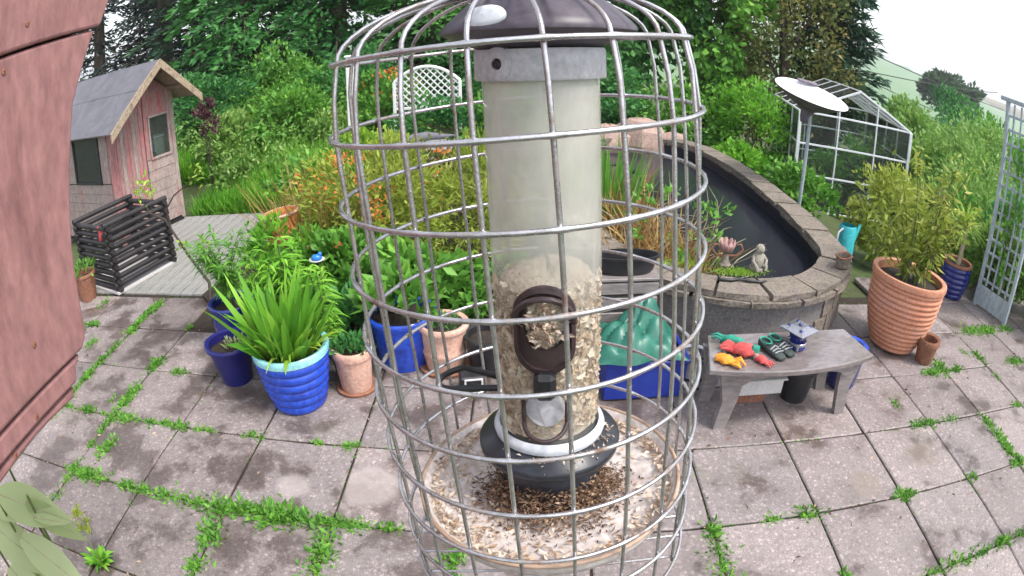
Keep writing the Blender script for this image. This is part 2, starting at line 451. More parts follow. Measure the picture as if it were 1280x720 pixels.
    mx = t.nodes.new('ShaderNodeMixShader')
    t.links.new(fr.outputs[0], mx.inputs[0]); t.links.new(tp.outputs[0], mx.inputs[1]); t.links.new(gl.outputs[0], mx.inputs[2])
    df = t.nodes.new('ShaderNodeBsdfDiffuse'); df.inputs[0].default_value = (.6, .62, .62, 1)     # slight dust; its diffuse white also stands in for whitish reflections
    m2 = t.nodes.new('ShaderNodeMixShader'); m2.inputs[0].default_value = .035
    t.links.new(mx.outputs[0], m2.inputs[1]); t.links.new(df.outputs[0], m2.inputs[2]); t.links.new(m2.outputs[0], o.inputs['Surface'])
    M['glass'] = m
    # water in the pond over a black liner
    m, t, p, o = new_mat('pond_water')
    p.inputs['Base Color'].default_value = (.018, .019, .028, 1)
    p.inputs['Roughness'].default_value = .16
    p.inputs['IOR'].default_value = 1.33
    n = noise(t, 7, 3, .5, mapping(t))
    bump(t, p, n.outputs[0], .06, .02)
    M['water'] = m
    M['liner'] = surf('liner', (.012, .013, .022), (.024, .025, .04), 5, rough=.5, finec=.25)
    # hill: pasture with hedges and paler fields
    m, t, p, o = new_mat('pasture')
    geo = t.nodes.new('ShaderNodeNewGeometry')
    vo = t.nodes.new('ShaderNodeTexVoronoi'); vo.inputs['Scale'].default_value = .006
    t.links.new(geo.outputs['Position'], vo.inputs['Vector'])
    r = ramp(t, [(0, (.07, .17, .045)), (.5, (.10, .21, .06)), (1, (.085, .19, .065))])
    t.links.new(vo.outputs['Color'], r.inputs[0])
    n = noise(t, .05, 5, .6, geo.outputs['Position'])
    r2 = ramp(t, [(.3, (.75, .8, .75)), (.7, (1.15, 1.1, 1.05))])
    t.links.new(n.outputs[0], r2.inputs[0])
    t.links.new(mixc(t, 1, r.outputs[0], r2.outputs[0], 'MULTIPLY'), p.inputs['Base Color'])
    p.inputs['Roughness'].default_value = 1
    M['pasture'] = m
make_materials()

# ------------------------------------------------------------------ foliage
def unit(a):
    return a / (np.linalg.norm(a, axis=-1, keepdims=True) + 1e-9)

def np_mesh(name, V, F, mat, tint=None, smooth=False):
    """V (n,3); F (m,k) constant polygon size"""
    me = bpy.data.meshes.new(name)
    n, (m, k) = len(V), F.shape
    me.vertices.add(n); me.vertices.foreach_set('co', np.ascontiguousarray(V, dtype=np.float32).ravel())
    me.loops.add(m * k); me.loops.foreach_set('vertex_index', np.ascontiguousarray(F, dtype=np.int32).ravel())
    me.polygons.add(m); me.polygons.foreach_set('loop_start', np.arange(0, m * k, k, dtype=np.int32))
    me.update(calc_edges=True)
    if tint is not None:
        a = me.attributes.new('tint', 'FLOAT', 'POINT'); a.data.foreach_set('value', np.ascontiguousarray(tint, dtype=np.float32))
    if mat: me.materials.append(mat)
    if smooth: me.shade_smooth()
    return me

def leaves(P, D, L, W, tint, fold=.18):
    """rhombic folded leaves -> V, F, T"""
    n = len(P)
    L = np.broadcast_to(L, (n,)); W = np.broadcast_to(W, (n,))
    s = unit(np.cross(D, rng.normal(size=(n, 3)))); nn = np.cross(D, s)
    V = np.empty((n, 4, 3))
    V[:, 0] = P
    mid = P + D * (L * .45)[:, None] + nn * (W * fold)[:, None]
    V[:, 1] = mid + s * (W / 2)[:, None]; V[:, 3] = mid - s * (W / 2)[:, None]
    V[:, 2] = P + D * L[:, None]
    b = (np.arange(n) * 4)[:, None]
    F = np.concatenate([b + [0, 1, 2], b + [0, 2, 3]], 1).reshape(-1, 3)
    return V.reshape(-1, 3), F, np.repeat(tint, 4)

def blades(P, D, L, W, tint, droop=.4, seg=3, s=None):
    """long bending blades"""
    n = len(P)
    L = np.broadcast_to(L, (n,)); W = np.broadcast_to(W, (n,)); droop = np.broadcast_to(droop, (n,))
    if s is None: s = unit(np.cross(D, np.array([0, 0, 1.0]) + rng.normal(size=(n, 3)) * .25))
    V = np.empty((n, (seg + 1) * 2, 3))
    for i in range(seg + 1):
        t = i / seg
        c = P + D * (L * t)[:, None] - np.array([0, 0, 1.0]) * (droop * L * t * t)[:, None]
        wd = (W * (0.55 + 1.6 * t - 2.1 * t * t) if seg > 1 else W * (1 - t)) * .5
        wd = np.maximum(wd, W * .02)
        V[:, 2 * i] = c - s * wd[:, None]; V[:, 2 * i + 1] = c + s * wd[:, None]
    b = (np.arange(n) * (seg + 1) * 2)[:, None]
    F = np.concatenate([b + [2 * i, 2 * i + 1, 2 * i + 3, 2 * i + 2] for i in range(seg)], 1).reshape(-1, 4)
    return V.reshape(-1, 3), F, np.repeat(tint, (seg + 1) * 2)

def merge(parts):
    Vs, Fs, Ts, o = [], [], [], 0
    for V, F, T in parts:
        Vs.append(V); Fs.append(F + o); Ts.append(T); o += len(V)
    return np.concatenate(Vs), np.concatenate(Fs), np.concatenate(Ts)

def cloud(n, c, r, ncl=30, spread=.22, shell=.55, low=-1.0):
    """points gathered in clumps through an ellipsoid; returns points, outward dirs, per-clump tint"""
    c = np.array(c); r = np.array(r)
    d = unit(rng.normal(size=(ncl * 3, 3)))
    d = d[d[:, 2] > low][:ncl]
    rad = shell + (1 - shell) * rng.random(len(d)) ** .5
    rad *= .82 + .3 * rng.random(len(d))
    cc = d * rad[:, None]
    k = rng.integers(0, len(cc), n)
    sp = spread * (.6 + .8 * rng.random(len(cc)))
    off = rng.normal(size=(n, 3)); off = unit(off) * (rng.random(n) ** .45)[:, None]
    off[:, 2] *= .7
    P = cc[k] + off * sp[k][:, None] * 1.6
    D = unit(P * r + rng.normal(size=(n, 3)) * r.mean() * .7 + np.array([0, 0, .15]))
    ct = rng.random(len(cc))
    tint = np.clip(.25 + .4 * ct[k] + rng.normal(size=n) * .16 + .12 * off[:, 2], 0, 1)
    return c + P * r, D, tint

def stems(parent, n, h, spread, mat, r=.008, base=(0, 0, 0), name='stem'):
    b = MB()
    for i in range(n):
        a = random.uniform(0, 2 * PI); q = random.uniform(.2, 1) * spread
        p0 = Vector(base) + Vector((math.cos(a) * q * .15, math.sin(a) * q * .15, -.02))
        p2 = Vector(base) + Vector((math.cos(a) * q, math.sin(a) * q, h * random.uniform(.6, .95)))
        p1 = (p0 + p2) / 2 + Vector((random.uniform(-1, 1), random.uniform(-1, 1), .5)) * spread * .15
        b.tube([p0, p1, p2], [r, r * .75, r * .35], 5)
    return b.build(name, mat, parent, smooth=60)

def shrub(name, label, loc, r, n, mat, leaf=(.06, .03), ncl=40, cat='shrub', group=None, spread=.24, shell=.5, zc=None, sm='stem', low=-.75, rz=0, flowers=None, sizevar=.5, blade=False, nst=9):
    t = thing(name, label, cat, loc, rz, group)
    zc = r[2] * .95 if zc is None else zc
    P, D, T = cloud(n, (0, 0, zc), r, ncl, spread, shell, low)
    P[:, 2] = np.maximum(P[:, 2], .01)
    k = 1 - sizevar / 2 + sizevar * rng.random(n)
    if blade:
        D = unit(D + np.array([0, 0, .5])); V, F, T = blades(P, D, leaf[0] * k, leaf[1] * k, T, .5, 2)
    else:
        V, F, T = leaves(P, D, leaf[0] * k, leaf[1] * k, T)
    link('foliage', np_mesh('foliage', V, F, M[mat], T), t)
    stems(t, nst, zc + r[2] * .3, min(r[0], r[1]) * .6, M[sm], .004 + r[2] * .012)
    if flowers:
        fm, fn, fs = flowers
        P, D, T = cloud(fn, (0, 0, zc), [q * 1.04 for q in r], max(6, fn // 9), .1, .92, .0)
        V, F, T = leaves(P, D, fs, fs * .8, T)
        tag(link('flower', np_mesh('flower', V, F, M[fm], T), t), kind='stuff')
    return t

def broad_tree(name, label, loc, h, r, n, mat, leaf=(.16, .09), trunk_r=.14, ncl=70, group=None, zc=None, cat='tree', spread=.17, shell=.35, low=-.9):
    t = thing(name, label, cat, loc, random.uniform(0, 6), group)
    zc = h - r[2] if zc is None else zc
    b = MB()
    b.tube([(0, 0, -.3), (.05, .03, h * .3), (-.05, .06, h * .6), (0, 0, h * .9)], [trunk_r, trunk_r * .8, trunk_r * .5, trunk_r * .15], 8)
    for i in range(14):
        a = random.uniform(0, 2 * PI); z0 = random.uniform(.2, .75) * h
        e = Vector((math.cos(a) * r[0] * .8, math.sin(a) * r[1] * .8, min(z0 + r[2] * random.uniform(.2, .7), zc + r[2] * .8)))
        s0 = Vector((0, 0, z0)); mid = s0.lerp(e, .5) + Vector((0, 0, .15 * r[2]))
        b.tube([s0, mid, e], [trunk_r * .4, trunk_r * .25, trunk_r * .06], 5)
    b.build('trunk', M['bark'], t, smooth=60)
    P, D, T = cloud(n, (0, 0, zc), r, ncl, spread, shell, low)
    k = .6 + .8 * rng.random(n)
    V, F, T = leaves(P, D, leaf[0] * k, leaf[1] * k, T)
    link('crown', np_mesh('crown', V, F, M[mat], T), t)
    return t

def conifer(name, label, loc, h, r, mat, nb=150, npb=60, group=None, zlow=.06, droop=.35, leaf=(.22, .055), power=.85):
    t = thing(name, label, 'tree', loc, random.uniform(0, 6), group)
    MB().tube([(0, 0, -.3), (.03, 0, h * .5), (0, 0, h)], [.03 * h, .017 * h, .004 * h], 8).build('trunk', M['bark'], t, smooth=60)
    parts = []; bb = MB()
    for i in range(nb):
        q = zlow + (1 - zlow) * (i + random.random()) / nb
        a = random.uniform(0, 2 * PI)
        ln = r * (1 - q) ** power * random.uniform(.75, 1.1) + .12
        d = np.array([math.cos(a), math.sin(a), 0])
        s = np.sort(rng.random(npb)) * .92 + .08
        side = np.array([-d[1], d[0], 0])
        cz = h * q + ln * (.22 * s - droop * s * s)
        wv = rng.normal(size=npb) * (.05 + .22 * ln * (1 - s) * .6 + .04)
        P = d * (ln * s)[:, None] + side * wv[:, None] + np.array([0, 0, 1.0]) * (cz + rng.normal(size=npb) * .04 - np.abs(wv) * .25)[:, None]
        D = unit(d * .8 + side * (np.sign(wv) * rng.random(npb) * 1.1)[:, None] + np.array([0, 0, -.25]) + rng.normal(size=(npb, 3)) * .3)
        T = np.clip(.15 + .55 * random.random() + .25 * (s - .5) + rng.normal(size=npb) * .14, 0, 1)
        k = .6 + .8 * rng.random(npb)
        parts.append(leaves(P, D, leaf[0] * k, leaf[1] * k, T, .1))
        e = [tuple(d * ln * u + np.array([0, 0, h * q + ln * (.22 * u - droop * u * u)])) for u in (0, .5, .95)]
        bb.tube(e, [.012 * ln + .006, .008 * ln + .004, .003], 4)
    V, F, T = merge(parts)
    link('crown', np_mesh('crown', V, F, M[mat], T), t)
    tag(bb.build('branch', M['bark'], t), kind='stuff')
    return t

# ================================================================== THE SETTING
# ---- terrain: flat round the house, falling away to the right and behind
def ground_z(x, y):
    d = math.hypot(x, y)
    z = -.05
    if y > 6.8 and x < 4:
        z += .35 * min(1, max(0, (y - 6.8) / 3)) * min(1, max(0, (3.0 - x) / 3))
    f = max(0, min(1, (x - 3.4) / 2)) * max(0, min(1, (y - 4.5) / 2))
    z -= .55 * f
    if d > 11: z -= .07 * (d - 11) * (1 if d < 600 else 1)
    return max(z, -45)
def grid_axis(near, far):
    a = [i * .5 for i in range(int(near / .5) + 1)]
    while a[-1] < far: a.append(a[-1] * 1.16)
    return a
ax_ = grid_axis(13, 4000)
xs = [-q for q in ax_[:0:-1]] + ax_
ys = [-q for q in grid_axis(4, 4000)[:0:-1]] + ax_
V = np.array([(x, y, ground_z(x, y)) for y in ys for x in xs])
nx = len(xs)
F = np.array([(j * nx + i, j * nx + i + 1, (j + 1) * nx + i + 1, (j + 1) * nx + i) for j in range(len(ys) - 1) for i in range(nx - 1)])
tag(link('ground', np_mesh('ground', V, F, M['ground'], smooth=True)), kind='structure')

# ---- far hillside with fields, its skyline falling to the right
def skyline(az):
    pts = [(-40, 1.0), (0, 1.6), (20, 2.3), (28, 1.9), (33.4, 1.45), (36, 1.05), (39.3, .68), (44, .15), (48, -.25), (54, -.75), (62, -1.2), (75, -1.6)]
    for (a0, e0), (a1, e1) in zip(pts, pts[1:]):
        if a0 <= az <= a1: return e0 + (e1 - e0) * (az - a0) / (a1 - a0)
    return -1.4
V = []; azs = np.arange(-38, 74.5, .75); rr = [150, 200, 260, 330, 400, 480, 560, 640, 720, 800, 900, 1050]
for r_ in rr:
    for a in azs:
        top = 2 + 800 * math.tan(R(skyline(a))) + 1.2 * math.sin(a * 2.1) + .7 * math.sin(a * 5.3)
        q = min(1, (r_ - 150) / 650); q = q * q * (3 - 2 * q)
        z = -14 + (top + 14) * q if r_ <= 800 else top - (r_ - 800) * .05
        z = z - 26 * math.sin(PI * min(1, (r_ - 150) / 650)) * .5
        V.append((r_ * math.sin(R(a)), r_ * math.cos(R(a)), z))
na = len(azs)
F = np.array([(j * na + i, j * na + i + 1, (j + 1) * na + i + 1, (j + 1) * na + i) for j in range(len(rr) - 1) for i in range(na - 1)])
tag(link('hill', np_mesh('hill', np.array(V), F[:, ::-1], M['pasture'], smooth=True)), kind='structure')

# ---- patio of square slabs
bed = MB().box((.7, 1.6, -.032), (13.4, 5.6, .04)).build('patio', M['soil'])
tag(bed, kind='structure')
def slab_mesh(i):
    rd = random.Random(i)
    h = .2955; n = 5; out = []
    for sx, sy, ex, ey in ((-1, -1, 1, -1), (1, -1, 1, 1), (1, 1, -1, 1), (-1, 1, -1, -1)):
        for k in range(n):
            t = k / n
            x, y = h * (sx + (ex - sx) * t), h * (sy + (ey - sy) * t)
            j = rd.uniform(-.0035, .001)
            if k == 0: j -= rd.choice([0, .003, .008])
            l = math.hypot(x, y); out.append((x * (1 + j / l), y * (1 + j / l)))
    b = MB(); N = len(out)
    vs = [(x * .972, y * .972, rd.uniform(-.0007, .0007)) for x, y in out] + [(x, y, -.006) for x, y in out] + [(x, y, -.04) for x, y in out]
    fs = [tuple(range(N))] + [(N + i, N + (i + 1) % N, (i + 1) % N, i) for i in range(N)] + [(2 * N + i, 2 * N + (i + 1) % N, N + (i + 1) % N, N + i) for i in range(N)]
    b.add(vs, fs)
    return b.mesh('paving_slab', M['paving'])
slabs = [slab_mesh(i) for i in range(7)]
GX, GY = 1.4867, 4.078
for v in range(-4, 4):
    for u in range(-8, 12):
        x, y = (u + .5 - GX) * .6, (-v - .5 + GY) * .6
        y = y if True else y
        if v == -4 and u < 7: continue                    # decking and beds begin here
        if v == -3 and -3 <= u < 3: continue              # planted bed behind the pots
        if -2.2 < x < -2.0 and False: continue
        o = link('paving_slab', random.choice(slabs), bed, (x, y, random.uniform(-.003, .003)),
                 (random.uniform(-.004, .004), random.uniform(-.004, .004), random.choice([0, 1, 2, 3]) * PI / 2 + random.uniform(-.004, .004)))

# ---- planting beds behind the patio (dark soil)
b = MB()
b.prism([(-2.85, 4.25), (-2.3, 3.75), (.3, 3.72), (.3, 9.5), (-2.2, 9.5), (-2.6, 6.6)], -.06, .03)
tag(b.build('planting_bed', M['soil']), kind='structure')

# ---- grooved decking path by the playhouse
deck = MB().box((-3.9, 5.5, -.035), (2.4, 2.4, .03)).build('decking', M['dark_wood'])
tag(deck, kind='structure')
def deck_board():
    b = MB(); wd, L = .142, 2.38
    pr = [(-wd / 2, -.018)]
    k = 7
    for i in range(k):
        x0 = -wd / 2 + .004 + i * (wd - .008) / k; s = (wd - .008) / k
        pr += [(x0, 0), (x0 + s * .62, 0), (x0 + s * .7, -.004), (x0 + s * .92, -.004)]
    pr += [(wd / 2 - .002, 0), (wd / 2, -.018)]
    b.prism(pr[::-1], -L / 2, L / 2, 'y')
    return b.mesh('deck_board', M['deck'])
db = deck_board()
for i in range(16):
    link('deck_board', db, deck, (-5.03 + i * .15, 5.5 + random.uniform(-.006, .006), .004 + random.uniform(-.002, .002)))

# ---- weeds in the joints
WEEDS = "-2.74,3.12,1.2;-2.63,2.76,1.0;-2.58,2.43,1.5;-2.54,2.12,1.5;-2.55,1.91,1.2;-2.60,1.79,1.5;-2.63,1.57,1.2;-3.38,2.34,1.0;-3.19,2.42,1.0;-2.96,2.43,1.0;-2.34,2.46,1.0;-2.21,2.48,0.8;-2.18,1.83,1.0;-1.90,1.84,1.2;-1.73,1.83,1.6;-1.55,1.85,1.8;-1.40,1.83,1.8;-1.23,1.84,2.0;-1.15,1.84,2.0;-1.51,1.64,1.6;-1.50,1.42,1.4;-0.91,1.84,1.5;-0.79,1.85,1.2;-0.89,1.68,1.6;-0.93,1.57,1.6;-1.55,2.49,1.0;-0.94,2.48,1.0;-1.13,2.49,0.6;-1.87,2.52,0.6;-4.03,4.08,1.4;-3.27,3.37,1.2;-3.37,3.79,1.2;-3.28,3.95,1.4;-3.24,3.11,1.0;-3.21,2.88,1.0;-2.42,3.11,0.9;-2.67,3.11,1.3;-2.83,2.62,0.9;-3.28,4.11,1.0;-2.66,3.70,0.7;-0.58,1.86,0.6;-3.61,3.33,1.2;-3.85,3.67,1.3;3.32,2.15,1.2;3.30,2.32,1.3;3.32,2.00,1.3;3.30,1.84,1.3;2.05,1.23,1.0;2.23,1.21,1.2;2.45,1.21,1.2;2.66,1.22,1.1;2.87,1.22,1.2;0.90,1.81,1.0;0.91,1.68,1.6;0.90,1.56,1.5;1.45,1.86,1.0;1.23,1.87,0.9;2.12,1.85,1.3;2.74,1.83,0.9;2.60,2.54,0.9;2.70,2.45,1.0;2.96,2.45,1.0;3.15,3.04,1.6;3.34,3.10,2.0;3.45,3.04,1.5;4.24,3.62,2.0;4.47,3.65,2.0;4.79,3.74,1.5;3.94,3.20,1.6;4.36,3.08,1.6;4.43,2.99,1.5;3.77,3.29,1.0;1.52,1.39,0.8;3.84,2.88,0.8;3.84,2.40,1.0;-0.30,1.68,1.3;2.53,2.70,0.6"
extra = ['%.2f,%.2f,%.1f' % (-2.692, y, random.uniform(.7, 1.5)) for y in np.arange(1.7, 3.2, .085)]
extra += ['%.2f,%.2f,%.1f' % (-3.292, y, random.uniform(.7, 1.4)) for y in np.arange(2.5, 4.2, .11)]
extra += ['%.2f,%.2f,%.1f' % (x, 1.847, random.uniform(.6, 1.2)) for x in np.arange(-2.7, -.6, .13)] + ['%.2f,%.2f,%.1f' % (x, 2.447, random.uniform(.5, 1.1)) for x in np.arange(-3.4, -1.9, .12)]
extra = [q for q in extra if random.random() > .38]
pl, pb = [], []
for wd in WEEDS.split(';') + extra:
    x, y, s = map(float, wd.split(','))
    # keep the clump on the nearest joint
    n = int(75 * s * random.uniform(.7, 1.4)); sp = .045 * s * random.uniform(.8, 1.25); lk = random.uniform(.75, 1.45); tk = random.uniform(-.25, .2)
    gx = round((x / .6) + GX) - GX; gy = round(GY - y / .6)
    jx, jy = gx * .6, (GY - gy) * .6
    alongy = abs(x - jx) < abs(y - jy)
    c = np.array([jx if alongy and abs(x - jx) < .1 else x, jy if (not alongy) and abs(y - jy) < .1 else y, 0])
    off = rng.normal(size=(n, 3)) * np.array([sp * .42, sp * .85, 0] if alongy else [sp * .85, sp * .42, 0])
    P = c + off; P[:, 2] = -.008
    D = unit(np.c_[rng.normal(size=(n, 2)) * .8, .25 + rng.random(n) * .7])
    T = np.clip(.42 + tk + .24 * rng.normal(size=n), 0, 1)
    k = lk * (.5 + .8 * rng.random(n)) * (.75 + .25 * s)
    pl.append(leaves(P + D * .006, D, .030 * k, .013 * k, T))
    m = min(n, int(30 * s * random.uniform(.3, 2.2)))
    D = unit(np.c_[rng.normal(size=(m, 2)) * .7, .5 + rng.random(m)])
    pb.append(blades(P[:m], D, .055 * (.5 + rng.random(m)) * (.6 + .4 * s), .0045, np.clip(.5 + .25 * rng.normal(size=m), 0, 1), .6, 2))
# thin growth and moss strung along all joints
for u in range(-8, 12):
    for v in range(-3, 4):
        for d in (0, 1):
            x0, y0 = (u - GX) * .6, (GY - v) * .6
            dens = rng.random() ** 2.2
            n = int(26 * dens)
            if n < 2: continue
            t = rng.random(n) * (.3 + .7 * rng.random())
            P = np.c_[x0 + (0 if d else 1) * t * .6, y0 - (1 if d else 0) * t * .6, np.full(n, -.006)] + rng.normal(size=(n, 3)) * [.006, .006, 0]
            D = unit(np.c_[rng.normal(size=(n, 2)) * .9, .3 + rng.random(n) * .5])
            pl.append(leaves(P, D, .016 * (.6 + rng.random(n)), .008, np.clip(.35 + .25 * rng.normal(size=n), 0, 1)))
# dead leaves, husks and grit lying about on the slabs and in the joints
n = 2600
P = np.c_[rng.uniform(-4.2, 5.0, n), rng.uniform(1.1, 4.0, n), np.full(n, .004)]
gj = rng.random(n) < .6
u_ = np.round(P[:, 0] / .6 + GX); v_ = np.round(GY - P[:, 1] / .6); hj = rng.random(n) < .5
P[gj & hj, 0] = ((u_ - GX) * .6)[gj & hj] + rng.normal(size=(gj & hj).sum()) * .012
P[gj & ~hj, 1] = ((GY - v_) * .6)[gj & ~hj] + rng.normal(size=(gj & ~hj).sum()) * .012
D = unit(np.c_[rng.normal(size=(n, 2)), rng.normal(size=n) * .15])
kk = .4 + rng.random(n) ** 3 * 2.2
lit = leaves(P, D, .013 * kk, .006 * kk, rng.random(n), .3)
tag(link('leaf_litter', np_mesh('leaf_litter', lit[0], lit[1], M['husk_dark'], lit[2])), 'dead leaves and crumbs scattered over the paving', 'litter', kind='stuff')
V, F, T = merge(pl)
tag(link('joint_weeds', np_mesh('joint_weeds', V, F, M['l_mid'], T)), 'low green weeds growing in the paving joints', 'weeds', kind='stuff')
V, F, T = merge(pb)
tag(link('joint_grass', np_mesh('joint_grass', V, F, M['l_bright'], T)), 'fine grass blades growing from the paving joints', 'grass', kind='stuff')

# ---- raised oval pond
PC = (1.62, 6.1)
_cp = [(1.48, 3.31), (1.87, 3.34), (2.24, 3.50), (2.58, 3.82), (2.77, 4.2), (2.88, 4.95), (2.92, 6.0), (2.88, 7.3), (2.70, 8.4), (2.3, 8.95), (1.6, 9.05), (.9, 8.7), (.45, 7.8), (.25, 6.6), (.25, 5.2), (.45, 4.2), (.85, 3.62), (1.17, 3.41)]
def _crom(n=24):
    out = []; m = len(_cp)
    for i in range(m):
        p0, p1, p2, p3 = (np.array(_cp[(i + k) % m]) for k in (-1, 0, 1, 2))
        for j in range(n):
            t = j / n
            out.append(.5 * (2 * p1 + (p2 - p0) * t + (2 * p0 - 5 * p1 + 4 * p2 - p3) * t * t + (3 * p1 - p0 - 3 * p2 + p3) * t ** 3))
    c = np.array(out) - np.array(PC); c = np.r_[c, c[:1]]
    l = np.r_[0, np.cumsum(np.linalg.norm(np.diff(c, axis=0), axis=1))]
    u = np.linspace(0, l[-1], 1441)
    return np.c_[np.interp(u, l, c[:, 0]), np.interp(u, l, c[:, 1])][:-1]
POND = _crom()
_tg = np.roll(POND, -12, 0) - np.roll(POND, 12, 0); _tg /= np.linalg.norm(_tg, axis=1)[:, None]
PNRM = np.c_[_tg[:, 1], -_tg[:, 0]]            # outward
pond = thing('garden_pond', 'raised oval stone pond with dark water beside the patio', 'pond', (PC[0], PC[1], 0))
def oval(k, n=64, a0=0, a1=2 * PI, end=True):
    out = []
    for i in range(n + (1 if end else 0)):
        j = int(round((a0 + (a1 - a0) * i / n) / (2 * PI) * 1440)) % 1440
        out.append(tuple(POND[j] - PNRM[j] * k))
    return out
def ring_wall(ko, ki, z0, z1, n=64, a0=0, a1=2 * PI, b=None, jit=0):
    b = b or MB()
    closed = abs(a1 - a0 - 2 * PI) < 1e-6
    O, I = oval(ko, n, a0=a0, a1=a1, end=not closed), oval(ki, n, a0=a0, a1=a1, end=not closed)
    m = len(O)
    vs = []
    for (ox, oy), (ix, iy) in zip(O, I):
        j = lambda: random.uniform(-jit, jit)
        vs += [(ox + j(), oy + j(), z0), (ox + j(), oy + j(), z1 + j() * .5), (ix + j(), iy + j(), z1 + j() * .5), (ix + j(), iy + j(), z0)]
    fs = []
    for i in range(m if closed else m - 1):
        a, c = i * 4, ((i + 1) % m) * 4
        for k in range(4):
            fs.append((a + k, a + (k + 1) % 4, c + (k + 1) % 4, c + k))
    if not closed:
        fs += [(0, 3, 2, 1), ((m - 1) * 4, (m - 1) * 4 + 1, (m - 1) * 4 + 2, (m - 1) * 4 + 3)]
    return b.add(vs, fs)
ring_wall(.06, .26, -.05, .42).build('wall', M['render_wall'], pond, smooth=40)
ring_wall(.262, .275, .02, .485).build('pond_liner', M['liner'], pond, smooth=40)
MB().prism(oval(.272, 64, end=False), .0, .30).build('water', M['water'], pond)
# two courses of coping stones, each stone its own piece
na_ = 34
for course, (z0, z1, ko, ki) in enumerate(((.424, .462, .0, .29), (.466, .505, .025, .30))):
    for i in range(na_):
        g = .006
        a0 = 2 * PI * (i + .37 * course) / na_ + g; a1 = 2 * PI * (i + 1 + .37 * course) / na_ - g
        dz = random.uniform(-.004, .006) if course else 0
        ring_wall(ko + random.uniform(-.012, .012), ki + random.uniform(-.02, .02), z0, z1 + dz, 3, a0, a1, jit=.006).build('coping_stone', M['stone'], pond)
# blocks showing at the right-hand end of the front wall
for i in range(10):
    a0 = .30 + i * .09
    for k in range(2):
        ring_wall(.048, .1, .06 + k * .18, .225 + k * .18, 2, a0 + .045 * k + .006, a0 + .09 + .045 * k - .006, jit=.004).build('wall_stone', M['stone'], pond)

# ================================================================== THE BIRD FEEDER
AX = Vector((.08775, -.03960, -1.0)).normalized()
UX = (Vector((1, 0, 0)) - AX * AX.x).normalized()
ZX = -AX; YX = ZX.cross(UX)
FP = Vector((-.00083, .32249, 2.00483))
feeder = thing('bird_feeder', 'caged tube bird feeder with round seed tray hanging close to the camera', 'bird feeder')
CAGE_BOT = -.262
feeder.matrix_world = Matrix.Translation(FP + ZX * CAGE_BOT) @ Matrix((UX, YX, ZX)).transposed().to_4x4()
Z0 = -CAGE_BOT                         # local height of the cage's reference point
cage = link('wire_cage', None, feeder, (0, 0, Z0))
RT = [.0785, .0401, .0026, -.0350, -.0723, -.1100, -.1483, -.1864, -.2233, -.2605]
WR = .00122
for qi, z in enumerate(RT):
    j = random.uniform(-.0006, .0006); rr_ = .1 if qi else .0955
    pts = [(rr_ * math.cos(2 * PI * i / 120), rr_ * math.sin(2 * PI * i / 120), z + j * math.sin(4 * PI * i / 120)) for i in range(120)]
    rad = [WR * (1.06 + .28 * math.exp(-((((360 * i / 120) - 9 + 9) % 18 - 9) / 1.6) ** 2) + random.uniform(-.03, .03)) for i in range(120)]
    MB().tube(pts, rad, 7, closed=True).build('cage_ring', M['wire'], cage, smooth=80)
DH = .030
RA = .0955
for k in range(20):
    a = R(9 + 18 * k) ; ca, sa = math.cos(a), -math.sin(a)
    rw = .1 - WR * 1.9
    wob = random.uniform(-.0008, .0008)
    pts = [(rw * ca, rw * sa, RT[-1] - .002)] + [((rw + wob * math.sin(q * 1.7)) * ca, (rw + wob * math.sin(q * 1.7)) * sa, RT[-1] + (RT[1] - RT[-1]) * q / 8) for q in range(1, 9)]
    pts += [((rw - .0012) * ca, (rw - .0012) * sa, (RT[0] * .55 + RT[1] * .45))]
    ra = RA - WR * 1.9
    for q in range(0, 11):
        th = q / 10 * R(84)
        pts.append((ra * math.cos(th) * ca, ra * math.cos(th) * sa, RT[0] + DH * math.sin(th)))
    MB().tube(pts, WR, 6).build('cage_wire', M['wire'], cage, smooth=80)
pts = [(.0105 * math.cos(2 * PI * i / 24), .0105 * math.sin(2 * PI * i / 24), RT[0] + DH * math.sin(R(84)) + .001) for i in range(24)]
MB().tube(pts, WR * 1.4, 6, closed=True).build('cage_ring', M['wire'], cage, smooth=80)
# bottom mesh of the cage
b = MB()
for k in range(-4, 5):
    q = k * .021; e = math.sqrt(.0985 ** 2 - q * q)
    b.tube([(-e, q, RT[-1]), (e, q, RT[-1])], WR * .9, 5)
b.build('cage_floor', M['wire'], cage)
# hanging hook
MB().tube([(0, 0, RT[0] + DH - .03)] + [(0, 0, RT[0] + DH + .02 * i) for i in range(4)] + [(.012 * math.sin(t), 0, RT[0] + DH + .075 + .012 * (1 - math.cos(t))) for t in (.6, 1.3, 2.1, 2.9, 3.6, 4.3)], .0016, 6).build('hook', M['wire'], feeder, (0, 0, Z0), smooth=80)

TT = (0.005, 0, Z0 - .156); TR = (0, .0442, 0)      # the tube leans a little inside its cage
def fpart(b, name, mat, sm=50, par=None):
    return b.build(name, mat, par or feeder, None if par else TT, None if par else TR, smooth=sm)
tr = .0316
tube = fpart(MB().lathe([(tr, .0), (tr, .05), (tr, .1), (tr, .15), (tr, .216)], 64, capb=False), 'tube', M['tube'], 80)
# seed inside
sv, sf = [], []
prof = [(.001, .004), (.0292, .004)] + [(.0292, .012 + .0115 * i) for i in range(8)] + [(.024, .102), (.014, .107), (.001, .109)]
b = MB()
n = 48
for (r_, z) in prof:
    for j in range(n):
        a = 2 * PI * j / n; k = random.uniform(.965, 1.0)
        b.v.append((r_ * k * math.cos(a), r_ * k * math.sin(a), z + (random.uniform(-.002, .002) + .004 * math.sin(a * 2 + 1) if z > .09 else 0)))
for i in range(len(prof) - 1):
    for j in range(n):
        b.f.append((i * n + j, i * n + (j + 1) % n, (i + 1) * n + (j + 1) % n, (i + 1) * n + j))
fpart(b, 'seed_fill', M['seed'], 80)
